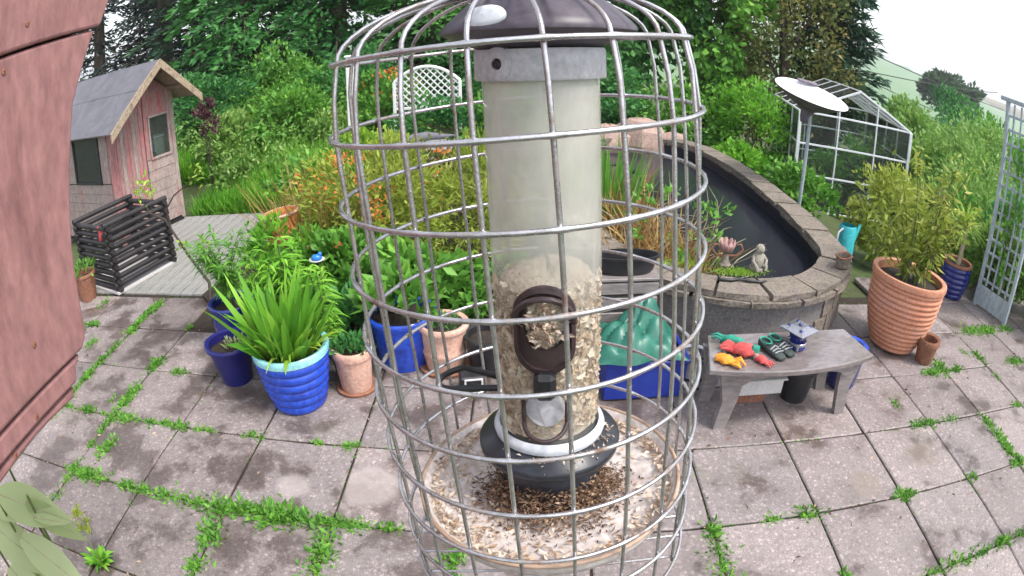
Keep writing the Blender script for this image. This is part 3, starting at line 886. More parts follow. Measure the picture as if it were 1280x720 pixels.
# collar, cap
col = fpart(MB().lathe([(.0346, .2145), (.0352, .2155), (.0352, .2295), (.0344, .231), (.03, .231)], 64), 'collar', M['feeder_grey'], 40)
fpart(MB().lathe([(.0335, .2315), (.0425, .236), (.0505, .2395), (.0526, .2405), (.0526, .2425), (.049, .2465), (.040, .2545), (.030, .262), (.022, .267), (.014, .270), (.002, .271)], 64), 'cap', M['feeder_cap'], 50)
# oval cap plug at the front left of the cap
an = R(238)
b = MB().lathe([(.0116, 0), (.0118, .0012), (.0104, .0024), (.006, .0030), (.0005, .0032)], 28, sy=.55)
o = fpart(b, 'cap_plug', M['feeder_ring'], 60, col)
nrm = Vector((math.cos(an) * .55, math.sin(an) * .55, .25)).normalized()
o.location = (math.cos(an) * .0478, math.sin(an) * .0478, .2470)
zq = nrm; xq = Vector((-math.sin(an), math.cos(an), 0)); yq = zq.cross(xq)
o.rotation_euler = Matrix((xq, yq, zq)).transposed().to_euler()
# boss and screw on the collar
def on_tube(a, z, r): return Vector((r * math.cos(a), r * math.sin(a), z))
def face_out(o, a, z, r):
    o.location = on_tube(a, z, r)
    zq = Vector((math.cos(a), math.sin(a), 0)); xq = Vector((-math.sin(a), math.cos(a), 0)); yq = zq.cross(xq)
    o.rotation_euler = Matrix((xq, yq, zq)).transposed().to_euler()
a = R(-90 - 38)
boss = fpart(MB().lathe([(.0088, -.004), (.0088, .0002), (.0078, .0008), (.0032, .0009), (.003, -.001)], 28, capb=False), 'screw_boss', M['feeder_grey'], 40, col)
face_out(boss, a, .2235, .0350)
scw = fpart(MB().lathe([(.0029, -.002), (.0029, .0), (.0022, .0012), (.0005, .0014)], 16), 'screw', M['black_plastic'], 50, col)
face_out(scw, a, .2235, .0352)
# ports
def port(a):
    root = link('feeding_port', None, feeder, TT, TR)
    q = MB()
    # curved rounded plate with an opening
    nA, nB = 22, 40
    def pt(s, t, lift):       # s: arc metres, t: height
        an = a + s / tr
        return ((tr + lift) * math.cos(an), (tr + lift) * math.sin(an), t)
    def outline(hw, z0, z1, n=40):
        out = []; cy0, cy1 = z0 + hw, z1 - hw
        for i in range(n // 2): th = PI * i / (n // 2 - 1); out.append((hw * math.cos(th), cy1 + hw * math.sin(th)))
        for i in range(n // 2): th = PI + PI * i / (n // 2 - 1); out.append((hw * math.cos(th), cy0 + hw * math.sin(th)))
        return out
    O, I2, H_ = outline(.0160, .055, .108), outline(.0134, .0585, .105), outline(.0105, .070, .1015)
    n = len(O)
    rings = [[pt(s, t, .0002) for s, t in O], [pt(s, t, .0034) for s, t in O], [pt(s, t, .0042) for s, t in I2], [pt(s, t, .0022) for s, t in I2], [pt(s, t, .0022) for s, t in H_], [pt(s, t, -.004) for s, t in H_]]
    vs = [p for r_ in rings for p in r_]
    fs = [(k * n + i, k * n + (i + 1) % n, (k + 1) * n + (i + 1) % n, (k + 1) * n + i) for k in range(5) for i in range(n)]
    q.add(vs, fs)
    q.build('port_frame', M['port'], root, smooth=45)
    # hood over the opening
    hd = MB()
    arc = [pt(.0135 * math.cos(th), (.088) + .0150 * math.sin(th), .0075) for th in [PI * i / 12 for i in range(13)]]
    hd.tube(arc, .0019, 6); hd.build('port_hood', M['port'], root, smooth=60)
    # knob that carries the perch
    kb = MB(); c = Vector(pt(0, .057, .004)); out = Vector((math.cos(a), math.sin(a), 0)); sd_ = Vector((-math.sin(a), math.cos(a), 0))
    m = Matrix((sd_, out, Vector((0, 0, 1)))).transposed()
    kb.cbox(c + Vector((0, 0, -.008)), (.0125, .0125, .0175), .003, m)
    kb.build('perch_knob', M['black_plastic'], root)
    pr = MB()
    ring = [Vector(pt(0, .024, 0)) + sd_ * (.0125 * math.cos(th)) + out * (.004 + .013 * math.sin(th)) + Vector((0, 0, -.006 * math.sin(th))) for th in [PI * i / 16 for i in range(17)]]
    pr.tube([ring[0] + Vector((0, 0, .014))] + ring + [ring[-1] + Vector((0, 0, .014))], .0014, 7)
    pr.build('perch', M['port'], root, smooth=60)
    pn = MB(); fan = [pt(.0115 * math.cos(th), .030 + .012 * math.sin(th), .0016) for th in [2 * PI * i / 20 for i in range(20)]]
    pn.add(fan + [pt(.0115 * math.cos(th), .030 + .012 * math.sin(th), .0004) for th in [2 * PI * i / 20 for i in range(20)]], [tuple(range(20))] + [(i, (i + 1) % 20, 20 + (i + 1) % 20, 20 + i) for i in range(20)])
    pn.build('perch_plate', M['feeder_grey'], root)
    return root
port(R(-95))
port(R(-95 + 180))
# side perch reaching left
b = MB()
pp = [on_tube(R(168), 0.030, tr)] + [on_tube(R(168), .030, tr) + Vector((-.024 - .016 * math.sin(t), .013 * math.cos(t), -.003 * math.sin(t))) for t in [PI * i / 14 for i in range(15)]] + [on_tube(R(192), .030, tr)]
b.tube(pp, .0022, 7)
b.build('perch', M['black_plastic'], feeder, TT, TR, smooth=60)
# base: pale clip ring, dark flange
fpart(MB().lathe([(.0318, -.003), (.0355, -.0035), (.0362, -.0005), (.0352, .0022), (.0325, .0032), (.0318, .002)], 64, capb=False), 'clip_ring', M['feeder_ring'], 50)
fpart(MB().lathe([(.012, -.026), (.034, -.0225), (.0425, -.0185), (.0462, -.0155), (.0466, -.0115), (.0456, -.0098), (.0375, -.0060), (.036, -.0045), (.028, -.0045), (.002, -.0045)], 64), 'base', M['feeder_base'], 50)
# seed tray
ty = Z0 - .2125
fpart_tray = MB().lathe([(.004, -.011), (.072, -.011), (.0845, -.006), (.0885, .002), (.0905, .009), (.0895, .0105), (.0872, .0095), (.0845, .003), (.080, .0005), (.05, -.0005), (.001, -.001)], 72).build('seed_tray', M['tray'], feeder, (.003, 0, ty), smooth=45)
MB().tube([(.0900 * math.cos(2 * PI * i / 64), .0900 * math.sin(2 * PI * i / 64), .0098) for i in range(64)], .0017, 6, closed=True).build('tray_rim', M['tray_rim'], fpart_tray, smooth=80)
MB().lathe([(.036, .0), (.034, .012), (.033, .034)], 40, capb=False).build('centre_post', M['feeder_base'], feeder, (.004, 0, ty), smooth=40)

# loose husks lie on the tray, on the base and against the ports
fm = feeder.matrix_world.copy()
def husk_set(name, label, n, fn, mat, L=(.0035, .0075), wall=None):
    P = np.array([fn() for _ in range(n)]); PL = P
    P = np.array([tuple(fm @ Vector(p)) for p in P])
    D = unit(np.c_[rng.normal(size=(n, 2)), rng.normal(size=n) * .28])
    ll = L[0] + (L[1] - L[0]) * rng.random(n)
    if wall is not None:                       # lie flat against the tube wall
        rad = unit(np.c_[PL[:, 0] - wall, PL[:, 1], np.zeros(n)]); D = unit(np.cross(rad, rng.normal(size=(n, 3))))
        V, F, T = leaves(P - D * ll[:, None] * .5, D, ll, ll * .5, rng.random(n), .2)
    else: V, F, T = leaves(P, D, ll, ll * .42, rng.random(n), .35)
    tag(link(name, np_mesh(name, V, F, M[mat], T)), label, 'bird seed', kind='stuff')
def tray_pt():
    while True:
        a = random.uniform(0, 2 * PI); r_ = .086 * random.random() ** .22
        # heaped to the rim at the back and the left, sparse at the right
        k = .5 + .5 * math.cos(a - R(140))
        if random.random() < (.10 + .5 * k) or r_ > .076: break
    return (.003 + r_ * math.cos(a), r_ * math.sin(a), ty + .0012 + .004 * max(0, r_ - .07) / .02 + random.random() * .003)
husk_set('seed_husks', 'pale seed husks scattered over the round feeder tray', 1500, tray_pt, 'husk')
def heap_pt():
    a = random.uniform(-PI, 0) + random.gauss(0, .15); q = abs(random.gauss(0, .011)); r_ = .034 + q
    z = .024 * max(0, 1 - q / .02) * (.6 + .4 * abs(math.sin(a)))
    return (.004 + r_ * math.cos(a), r_ * math.sin(a), ty + .0005 + random.random() ** .6 * (.0015 + z))
husk_set('fallen_seed', 'brown seed heaped on the tray under the dark feeder base', 3200, heap_pt, 'husk_dark', (.002, .0045))
def base_pt():
    a = random.uniform(PI, 2 * PI); r_ = random.uniform(.033, .044)
    return (.0048 + r_ * math.cos(a), r_ * math.sin(a), Z0 - .156 - .0055 - .006 * max(0, (r_ - .036) / .008) + random.random() * .0015)
husk_set('base_crumbs', 'seed crumbs caught on the dark flange of the feeder base', 170, base_pt, 'husk', (.002, .005))
def wallseed():
    a = random.uniform(PI, 2 * PI); z = .006 + .098 * random.random() ** .8
    r_ = random.uniform(.0298, .0306)
    return (.005 + r_ * math.cos(a) + .0442 * z, r_ * math.sin(a), Z0 - .156 + z)
husk_set('tube_seed', 'seed pressed against the inside of the feeder tube', 1900, wallseed, 'husk', (.004, .0085), .008)
def portseed():
    s = random.gauss(0, .0042); z = .085 + random.gauss(0, .0062)
    a = R(-95) + s / tr; r_ = tr + .0018 + random.random() * .0025
    return (.005 + r_ * math.cos(a) + .0442 * z, r_ * math.sin(a), Z0 - .156 + z)
husk_set('port_seed', 'seed spilling in the opening of the front feeding port', 150, portseed, 'husk', (.003, .006))

# ================================================================== TIMBER SHELTER AT THE LEFT
fr = thing('timber_shelter', 'red painted timber shelter wall close at the left edge of the picture', 'shelter', (-.62, .05, 0))
XF = .07                                   # the visible face, local x
def wallpoly(poly, name, x1=XF, th=.035):
    b = MB(); b.prism([(y - .05, z) for y, z in poly], x1 - th, x1, 'x')
    o = b.build(name, M['red_timber'], fr)
    bv = o.modifiers.new('edge', 'BEVEL'); bv.width = .004; bv.segments = 2
    return o
wallpoly([(-.45, 1.798), (.487, 1.776), (.504, 1.792), (.520, 1.90), (.564, 2.074), (.594, 2.128), (.618, 2.167), (-.45, 2.110)], 'side_board')
wallpoly([(-.45, 2.113), (.626, 2.1705), (.70, 2.30), (-.45, 2.30)], 'top_board', XF + .004)
wallpoly([(-.45, 1.772), (.456, 1.745), (.466, 1.762), (.482, 1.772), (-.45, 1.794)], 'lower_board', XF - .003)
wallpoly([(-.45, 1.725), (.355, 1.735), (.445, 1.728), (.452, 1.741), (-.45, 1.768)], 'bottom_rail', XF - .008)
MB().prism([(-.5, 1.75), (.38, 1.75), (.42, 1.80), (.50, 2.05), (.552, 2.14), (.575, 2.25), (-.5, 2.25)], .0, .03, 'x').build('backing_board', M['red_timber'], fr)
for (y, z) in ((.43, 2.14), (.40, 1.83), (.36, 1.757), (.30, 1.742), (.47, 2.19)):
    MB().lathe([(.004, 0), (.004, .0012), (.001, .0018)], 10).build('nail_head', M['terra_dark'], fr, (XF + (.004 if z > 2.17 else -.008 if z < 1.75 else -.003 if z < 1.77 else 0), y - .05, z), (0, PI / 2, 0))
MB().cbox((-.02, -.22, .86), (.09, .09, 1.76), .006).build('post', M['red_timber'], fr)

# ================================================================== PLAYHOUSE
ang = math.atan2(-.34, 1.11)               # its gable looks right and a little towards the camera
ph = thing('playhouse', 'weathered red and bare wood playhouse with felt roof behind the black slatted bin', 'playhouse', (-4.8, 5.5, 0), 0)
# local frame: e1 along the gable wall (away from the camera), e2 outward normal of the gable
E1 = Vector((.293, .956, 0)); E2 = Vector((.956, -.293, 0))
phm = Matrix((E2, E1, Vector((0, 0, 1)))).transposed()      # x = out of the gable, y = along it
ph.rotation_euler = phm.to_euler()
GW, GD, EH, AH, RH = 1.16, 1.75, 1.60, 2.16, 1.76           # width, depth, eave, apex
ap = .66
def gable_top(y):
    return EH + (AH - .07 - EH) * y / ap if y < ap else AH - .07 + (RH - .02 - AH + .07) * (y - ap) / (GW - ap)
# gable: vertical door boards in the middle, weatherboards below the window
def board(y0, y1, z0, z1, mat, x=0.0, th=.018, name='board', slope=True):
    b = MB(); zt0 = min(z1, gable_top(y0)) if slope else z1; zt1 = min(z1, gable_top(y1)) if slope else z1
    poly = [(y0, z0), (y1, z0), (y1, zt1), (y0, zt0)]
    if slope and y0 < ap < y1 and z1 > gable_top(ap): poly = [(y0, z0), (y1, z0), (y1, zt1), (ap, gable_top(ap)), (y0, zt0)]
    b.prism(poly, x - th, x + random.uniform(-.002, .002), 'x')
    return b.build(name, mat, ph)
nb_ = 8
for i in range(nb_):
    y0 = .07 + i * .068
    board(y0 + .002, y0 + .066, .08, 2.6, M['shed_red'] if i not in (2, 5) else M['shed_board'], name='door_plank')
for i in range(6):                          # below the gable window
    board(.625, 1.10, .08 + i * .143, .08 + (i + 1) * .143 - .004, M['shed_board'], .004 + .004 * (i % 2))
board(.625, .70, .942, 2.6, M['shed_red'], .004)
board(1.05, 1.10, .942, 2.6, M['shed_board'], .004)
board(.70, 1.05, 1.49, 2.6, M['shed_red'], .004)
board(0, .068, .05, 2.6, M['shed_red'], .012, .03, 'corner_post')
board(1.10, GW, .05, 2.6, M['shed_board'], .012, .03, 'corner_post')
# gable window
wn = link('window', None, ph, (0, 0, 0))
for (ya, yb, za, zb) in ((.69, 1.06, .93, .96), (.69, 1.06, 1.47, 1.50), (.69, .715, .96, 1.47), (1.035, 1.06, .96, 1.47)):
    MB().cbox((.012, (ya + yb) / 2, (za + zb) / 2), (.03, yb - ya, zb - za), .003).build('frame', M['shed_board'], wn)
MB().box((.0, .875, 1.215), (.004, .32, .51)).build('pane', M['glass'], wn)
# side wall towards the camera, with a window
def sboard(x0, x1, z0, z1, mat, y=0.0, th=.018, name='board'):
    MB().prism([(x0, z0), (x1, z0), (x1, z1), (x0, z1)], y, y + th, 'y').build(name, mat, ph)
for i in range(6):
    sboard(-GD, -.03, .08 + i * .125, .08 + (i + 1) * .125 - .004, M['shed_board'], -.004)
sboard(-.24, -.03, .84, EH, M['shed_board'], -.004); sboard(-GD, -.98, .84, EH, M['shed_board'], -.004); sboard(-.98, -.24, 1.44, EH, M['shed_red'], -.004)
wn = link('window', None, ph, (0, 0, 0))
for (xa, xb, za, zb) in ((-.99, -.23, .83, .86), (-.99, -.23, 1.41, 1.44), (-.99, -.96, .86, 1.41), (-.26, -.23, .86, 1.41)):
    MB().cbox(((xa + xb) / 2, -.01, (za + zb) / 2), (xb - xa, .03, zb - za), .003).build('frame', M['dark_wood'], wn)
MB().box((-.61, .0, 1.135), (.70, .004, .55)).build('pane', M['glass'], wn)
MB().box((-GD, GW / 2, .83), (.02, GW, 1.56)).build('back_wall', M['shed_board'], ph)
MB().box((-GD / 2, GW, .78), (GD - .04, .02, 1.5)).build('far_wall', M['shed_board'], ph)
MB().box((-GD / 2, GW / 2, .04), (GD - .03, GW - .03, .04)).build('floor', M['dark_wood'], ph)
# roof: two felt slopes, barge boards, purlins
OV, SO = .42, .17
def slope_at(y): 
    if y < ap: return EH + (AH - EH) * y / ap
    return AH + (RH - AH) * (y - ap) / (GW - ap)
def roof(ya, yb, name, mat, x0, x1, lift, th):
    za, zb = slope_at(ya), slope_at(yb)
    if ya < 0: za = EH - (AH - EH) / ap * (-ya)
    if yb > GW: zb = RH + (RH - AH) / (GW - ap) * (yb - GW)
    return MB().prism([(ya, za + lift), (yb, zb + lift), (yb, zb + lift + th), (ya, za + lift + th)], x0, x1, 'x').build(name, mat, ph)
rf = roof(-SO, ap, 'roof', M['shed_barge'], -GD - .1, OV - .02, 0, .016)
roof(ap, GW + SO, 'roof', M['shed_barge'], -GD - .1, OV - .02, 0, .016)
for k, (ya, yb) in enumerate(((-SO - .01, .30), (.295, ap + .001))):
    f = roof(ya, yb, 'roofing_felt', M['felt'], -GD - .12, OV, .018 + .006 * k, .007)
roof(ap - .01, GW + SO + .01, 'roofing_felt', M['felt'], -GD - .12, OV, .024, .007)
roof(-SO - .02, ap, 'barge_board', M['shed_barge'], OV - .018, OV + .012, -.075, .11)
roof(ap, GW + SO + .02, 'barge_board', M['shed_barge'], OV - .018, OV + .012, -.075, .11)
for y in (.12, .42, .82, 1.08):
    MB().box((OV / 2 - .02, y, slope_at(y) - .03), (OV - .04, .035, .05)).build('purlin', M['shed_barge'], ph)
# stored things seen through the windows (stand inside the playhouse)
PM = Matrix.Translation((-4.8, 5.5, 0)) @ phm.to_4x4()
def inside(name, label, cat, loc):
    return thing(name, label, cat, PM @ Vector(loc), ang)
hn = inside('heron_ornament', 'white heron ornament standing inside the playhouse side window', 'ornament', (-.62, .14, .06))
MB().tube([(0, 0, .88), (.06, 0, .94), (.10, 0, 1.02), (.05, 0, 1.10), (.06, 0, 1.16), (.13, 0, 1.18)], [.02, .055, .045, .018, .015, .006], 8).build('body', M['white_plastic'], hn, smooth=80)
MB().tube([(.02, 0, 0), (.02, 0, .9)], .012, 6).build('leg', M['dark_wood'], hn); MB().tube([(.08, .02, 0), (.07, .02, .9)], .012, 6).build('leg', M['dark_wood'], hn)
bt = inside('plastic_bottle', 'blue plastic bottle behind the playhouse gable window', 'bottle', (-.16, .80, .06))
MB().lathe([(.05, .945), (.055, .965), (.055, 1.16), (.02, 1.22), (.02, 1.26)], 14).build('bottle_body', M['blue_orn'], bt, smooth=50)
MB().lathe([(.022, 1.262), (.022, 1.285), (.003, 1.29)], 12).build('bottle_cap', M['white_plastic'], bt, smooth=50)
MB().cbox((0, 0, .47), (.13, .15, .94), .01).build('stand', M['dark_wood'], bt)
bx = inside('storage_tub', 'grey lidded tub behind the playhouse gable window', 'tub', (-.18, .95, .06))
MB().cbox((0, 0, .56), (.15, .19, 1.10), .01).build('tub_body', M['grey_plastic'], bx)
MB().cbox((0, 0, 1.128), (.17, .21, .03), .008).build('lid', M['white_plastic'], bx)

# ================================================================== BLACK SLATTED BIN
bn = thing('slatted_bin', 'black log-cabin style bin of stacked bars on the decking', 'bin', (-4.17, 4.80, .004), R(-18))
hx, hy = .36, .40
for k in range(9):
    z = .045 + k * .078
    for sgn in (-1, 1):
        MB().tube([(-hx - .05, sgn * hy, z), (hx + .05, sgn * hy, z)], .029, 8).build('bar', M['dark_wood'], bn, smooth=50)
        MB().tube([(sgn * hx, -hy - .05, z + .039), (sgn * hx, hy + .05, z + .039)], .029, 8).build('bar', M['dark_wood'], bn, smooth=50)
MB().box((0, 0, .012), (.80, .9, .02)).build('base_board', M['white_plastic'], bn)
rg = thing('red_rag', 'scrap of faded red cloth hanging on the corner of the black bin', 'cloth', (-4.05, 4.36, .60), .3)
b = MB(); vs = []
for i in range(6):
    for j in range(5):
        vs.append((-.07 + .028 * i, .02 * math.sin(i * 1.3 + j) - .02, .10 - .036 * j - .004 * (i % 2)))
b.add(vs, [(i * 5 + j, i * 5 + j + 1, (i + 1) * 5 + j + 1, (i + 1) * 5 + j) for i in range(5) for j in range(4)])
o = b.build('cloth', M['red_fab'], rg, smooth=80); sm = o.modifiers.new('thick', 'SOLIDIFY'); sm.thickness = .003

# ================================================================== POTS
def ribbed(r0, r1, h, nr, amp, bulge=.0, z0=0.0, pw=1.0):
    out = []
    k = nr * 6
    for i in range(k + 1):
        t = i / k
        r_ = r0 + (r1 - r0) * t ** pw + bulge * math.sin(PI * t)
        out.append((r_ + amp * (abs(math.sin(PI * nr * t)) - .5), z0 + h * t))
    return out
def pot(name, label, loc, prof, mat, rim=None, rimmat=None, soil_z=None, soil_r=None, cat='plant pot', rz=0, wall=.02, group=None, tilt=None, wob=.004, soilmat='soil', n=40):
    t = thing(name, label, cat, loc, rz, group)
    if tilt: t.rotation_euler = (tilt[0], tilt[1], rz)
    rt, zt = prof[-1]
    inner = [(rt - wall, zt), (rt - wall * 1.2, zt - .05)]
    if not rim:
        prof = prof + [(rt - wall * .15, zt + .006), (rt - wall * .85, zt + .006)] + inner
    else: prof = prof + inner
    MB().lathe(prof, n, wob=wob).build('pot', mat, t, smooth=40)
    if rim:
        MB().lathe([(rt - wall * .4, zt + .001), (rt + rim[0], zt + .003), (rt + rim[0] * 1.15, zt + rim[1] * .5), (rt + rim[0], zt + rim[1]), (rt + rim[0] * .4, zt + rim[1] + .006), (rt - wall, zt + rim[1] * .9), (rt - wall * 1.1, zt - .03)], n, capb=False, wob=wob).build('rim', rimmat or mat, t, smooth=50)
    sz = soil_z if soil_z is not None else zt - .04
    sr = soil_r or rt - wall * 1.1
    b = MB(); vs = [(0, 0, sz + .012)]
    for q, kk in ((.5, 14), (1.0, 20)):
        vs += [(sr * q * math.cos(2 * PI * j / 20), sr * q * math.sin(2 * PI * j / 20), sz + random.uniform(-.006, .012) * (2 - q * 1.5)) for j in range(20)]
    b.add(vs, [(0, 1 + j, 1 + (j + 1) % 20) for j in range(20)] + [(1 + j, 21 + j, 21 + (j + 1) % 20, 1 + (j + 1) % 20) for j in range(20)])
    b.build('soil', M[soilmat], t, smooth=60)
    return t
def pot_leaves(t, n, c, r, mat, leaf, ncl=14, name='foliage', blade=False, droop=.5, shell=.3, spread=.3, low=-.2, up=.4):
    P, D, T = cloud(n, c, r, ncl, spread, shell, low)
    k = .6 + .8 * rng.random(n)
    if blade: V, F, T = blades(P, unit(D + np.array([0, 0, up])), leaf[0] * k, leaf[1] * k, T, droop, 3)
    else: V, F, T = leaves(P, D, leaf[0] * k, leaf[1] * k, T)
    return link(name, np_mesh(name, V, F, M[mat], T), t)
def fountain(t, n, z0, rad, L, W, mat, lean=.55, droop=.35, seg=4, name='foliage', upb=1.0, shift=(0, 0)):
    a = rng.random(n) * 2 * PI; q = rad * rng.random(n) ** .6
    P = np.c_[q * np.cos(a) + shift[0], q * np.sin(a) + shift[1], np.full(n, z0)]
    D = unit(np.c_[np.cos(a) * lean * (.2 + rng.random(n)) + rng.normal(size=n) * .12, np.sin(a) * lean * (.2 + rng.random(n)) + rng.normal(size=n) * .12, np.full(n, upb)])
    k = .55 + .55 * rng.random(n)
    V, F, T = blades(P, D, L * k, W * (.7 + .6 * rng.random(n)), np.clip(.5 + .24 * rng.normal(size=n), 0, 1), droop * (.4 + rng.random(n)), seg)
    return link(name, np_mesh(name, V, F, M[mat], T), t)

# the large blue pot with turquoise rim, full of sword-shaped leaves
big = pot('glazed_pot', 'large bright blue glazed pot with turquoise rim and sword-shaped green leaves', (-1.36, 2.84, 0),
          ribbed(.165, .235, .36, 6, .012, .008), M['blue_glaze'], (.012, .045), M['turq_glaze'], .35, .2, rz=.3)
fountain(big, 170, .34, .15, .58, .05, 'l_bright', .55, .26, 4, shift=(-.02, 0))
fountain(big, 70, .34, .14, .40, .030, 'l_lime', .8, .45, 4, 'leaf_tuft')
# navy bucket
bk = pot('plastic_bucket', 'small navy plastic bucket of bare soil on the left of the blue pot', (-1.90, 3.03, 0), [(.105, 0), (.112, .02), (.125, .10), (.132, .12), (.158, .24), (.170, .27)], M['navy_plastic'], (.012, .022), None, .235, .15, cat='bucket')
pot_leaves(bk, 60, (.03, .02, .25), (.10, .10, .05), 'l_pale', (.07, .012), 8, blade=True)
for sg in (-1, 1): MB().cbox((sg * .182, 0, .265), (.03, .05, .05), .008).build('handle_lug', M['navy_plastic'], bk)
# tall navy pot with willowy plant behind the bucket
wl = pot('glazed_pot', 'tall dark blue pot with fine willowy foliage behind the navy bucket', (-2.05, 3.42, 0), [(.13, 0), (.15, .1), (.17, .25), (.165, .33), (.17, .36)], M['navy_glaze'], (.01, .03), None, .33)
for k in range(26):
    a = random.uniform(0, 2 * PI); q = random.uniform(.08, .34); h = random.uniform(.35, .62)
    pts = [(math.cos(a) * q * s_ * s_ + .03 * math.sin(a * 3) * s_, math.sin(a) * q * s_ * s_, .34 + h * (1.15 * s_ - .2 * s_ * s_)) for s_ in (0, .25, .5, .75, 1)]
    if k < 9: MB().tube(pts, [.005, .004, .003, .0025, .0015], 4).build('stem', M['stem'], wl)
    n = 46; s_ = rng.random(n) * .8 + .2
    P = np.array([np.interp(s_, [0, .25, .5, .75, 1], [p[i] for p in pts]) for i in range(3)]).T
    D = unit(np.c_[rng.normal(size=(n, 2)), .3 + .5 * rng.random(n)])
    kk = .6 + .8 * rng.random(n)
    if k == 0: acc = []
    acc.append(blades(P, D, .095 * kk, .013 * kk, np.clip(.4 + .22 * rng.normal(size=n), 0, 1), .5, 3))
V, F, T = merge(acc); link('foliage', np_mesh('foliage', V, F, M['l_mid'], T), wl)
# lily-like stems with whorled leaves leaning over the blue pot
for i, (x, y, h, lab) in enumerate(((-1.60, 3.12, .86, 'tall bright green lily stem nearest the navy bucket'), (-1.42, 3.22, .92, 'tall bright green lily stem behind the large blue pot'), (-1.20, 3.16, .80, 'tall green lily stem leaning right behind the large blue pot'))):
    t = thing('lily_plant', lab, 'plant', (x, y, 0))
    for k in range(4):
        a = random.uniform(0, 6.28); q = random.uniform(.04, .16)
        pts = [(math.cos(a) * q * s_, math.sin(a) * q * s_, h * (.85 + .15 * random.random()) * s_) for s_ in (0, .35, .7, 1)]
        MB().tube(pts, [.007, .006, .005, .003], 5).build('stem', M['stem'], t)
        n = 62; s_ = .25 + .75 * rng.random(n)
        P = np.array([np.interp(s_, [0, .35, .7, 1], [p[i_] for p in pts]) for i_ in range(3)]).T
        aa = rng.random(n) * 2 * PI
        D = unit(np.c_[np.cos(aa), np.sin(aa), .35 + .3 * rng.random(n)])
        V, F, T = blades(P, D, .15 * (.7 + .5 * rng.random(n)), .022, np.clip(.55 + .2 * rng.normal(size=n), 0, 1), .55, 3)
        link('foliage', np_mesh('foliage', V, F, M['l_bright'], T), t)
# pink terracotta pot
p1 = pot('terracotta_pot', 'small pale pink terracotta pot right of the large blue pot', (-1.03, 3.02, 0), [(.092, 0), (.10, .02), (.118, .24), (.118, .245)], M['terra_pink'], (.012, .05), None, .24, .10)
MB().lathe([(.09, .001), (.125, .001), (.132, .02), (.126, .024), (.098, .016)], 32).build('saucer', M['terra_dark'], p1, smooth=50)
pot_leaves(p1, 150, (0, 0, .28), (.12, .12, .06), 'l_teal', (.06, .03), 10)
# wide blue pot behind the cage, then pink pot with banded waist
p2 = pot('glazed_pot', 'wide blue glazed pot seen through the left of the wire cage', (-.78, 3.36, 0), [(.16, 0), (.175, .05), (.215, .30), (.22, .34)], M['blue_glaze'], (.012, .03), None, .32)
pot_leaves(p2, 260, (.0, .05, .42), (.22, .20, .16), 'l_mid', (.13, .065), 14)
p3 = pot('terracotta_pot', 'pink terracotta pot with a waisted band seen through the cage', (-.50, 3.30, 0), [(.115, 0), (.122, .02), (.135, .12), (.142, .135), (.140, .15), (.132, .165), (.146, .26), (.15, .30)], M['terra_pink'], (.014, .03), None, .29)
MB().lathe([(.11, .001), (.16, .001), (.168, .024), (.160, .028), (.125, .016)], 32).build('saucer', M['terra_dark'], p3, smooth=50)
pot_leaves(p3, 120, (0, 0, .32), (.11, .11, .03), 'l_dark', (.035, .018), 12)
pot('plastic_pot', 'black plastic pot of soil behind the feeder tube', (-.22, 3.28, 0), [(.11, 0), (.14, .22), (.145, .24)], M['black_plastic'], (.008, .02), None, .21)
sq = thing('lantern_box', 'small dark box with a pale square rim left of the feeder tube', 'box', (-.30, 3.02, 0), .2)
MB().cbox((0, 0, .07), (.16, .13, .14), .012).build('box_body', M['black_plastic'], sq)
for (x, z, wx, wz) in ((0, .128, .11, .012), (0, .032, .11, .012), (-.05, .08, .012, .084), (.05, .08, .012, .084)):
    MB().cbox((x, -.068, z), (wx, .01, wz), .003).build('rim', M['white_plastic'], sq)
# little dark pot with trailing wires beside the shelter wall
dp = pot('plastic_pot', 'dark brown plant pot standing against the black slatted bin', (-4.35, 4.18, 0), [(.10, 0), (.135, .22), (.14, .25)], M['terra_dark'], (.008, .03), None, .22)
pot_leaves(dp, 90, (0, 0, .28), (.14, .14, .08), 'l_mid', (.08, .025), 8)

# ---- things right of the feeder
tb = thing('storage_crate', 'dark blue plastic crate behind the feeder tray', 'crate', (.72, 3.10, 0), .06)
MB().cbox((0, 0, .012), (.48, .32, .02), .005).build('crate_floor', M['blue_plastic'], tb)
for (c, d) in (((0, -.16, .14), (.50, .014, .26)), ((0, .16, .14), (.50, .014, .26)), ((-.245, 0, .14), (.014, .31, .26)), ((.245, 0, .14), (.014, .31, .26))):
    MB().cbox(c, d, .004).build('crate_side', M['blue_plastic'], tb)
for (c, d) in (((0, -.172, .262), (.53, .02, .022)), ((0, .172, .262), (.53, .02, .022)), ((-.258, 0, .262), (.02, .33, .022)), ((.258, 0, .262), (.02, .33, .022))):
    MB().cbox(c, d, .005).build('rim', M['blue_plastic'], tb)
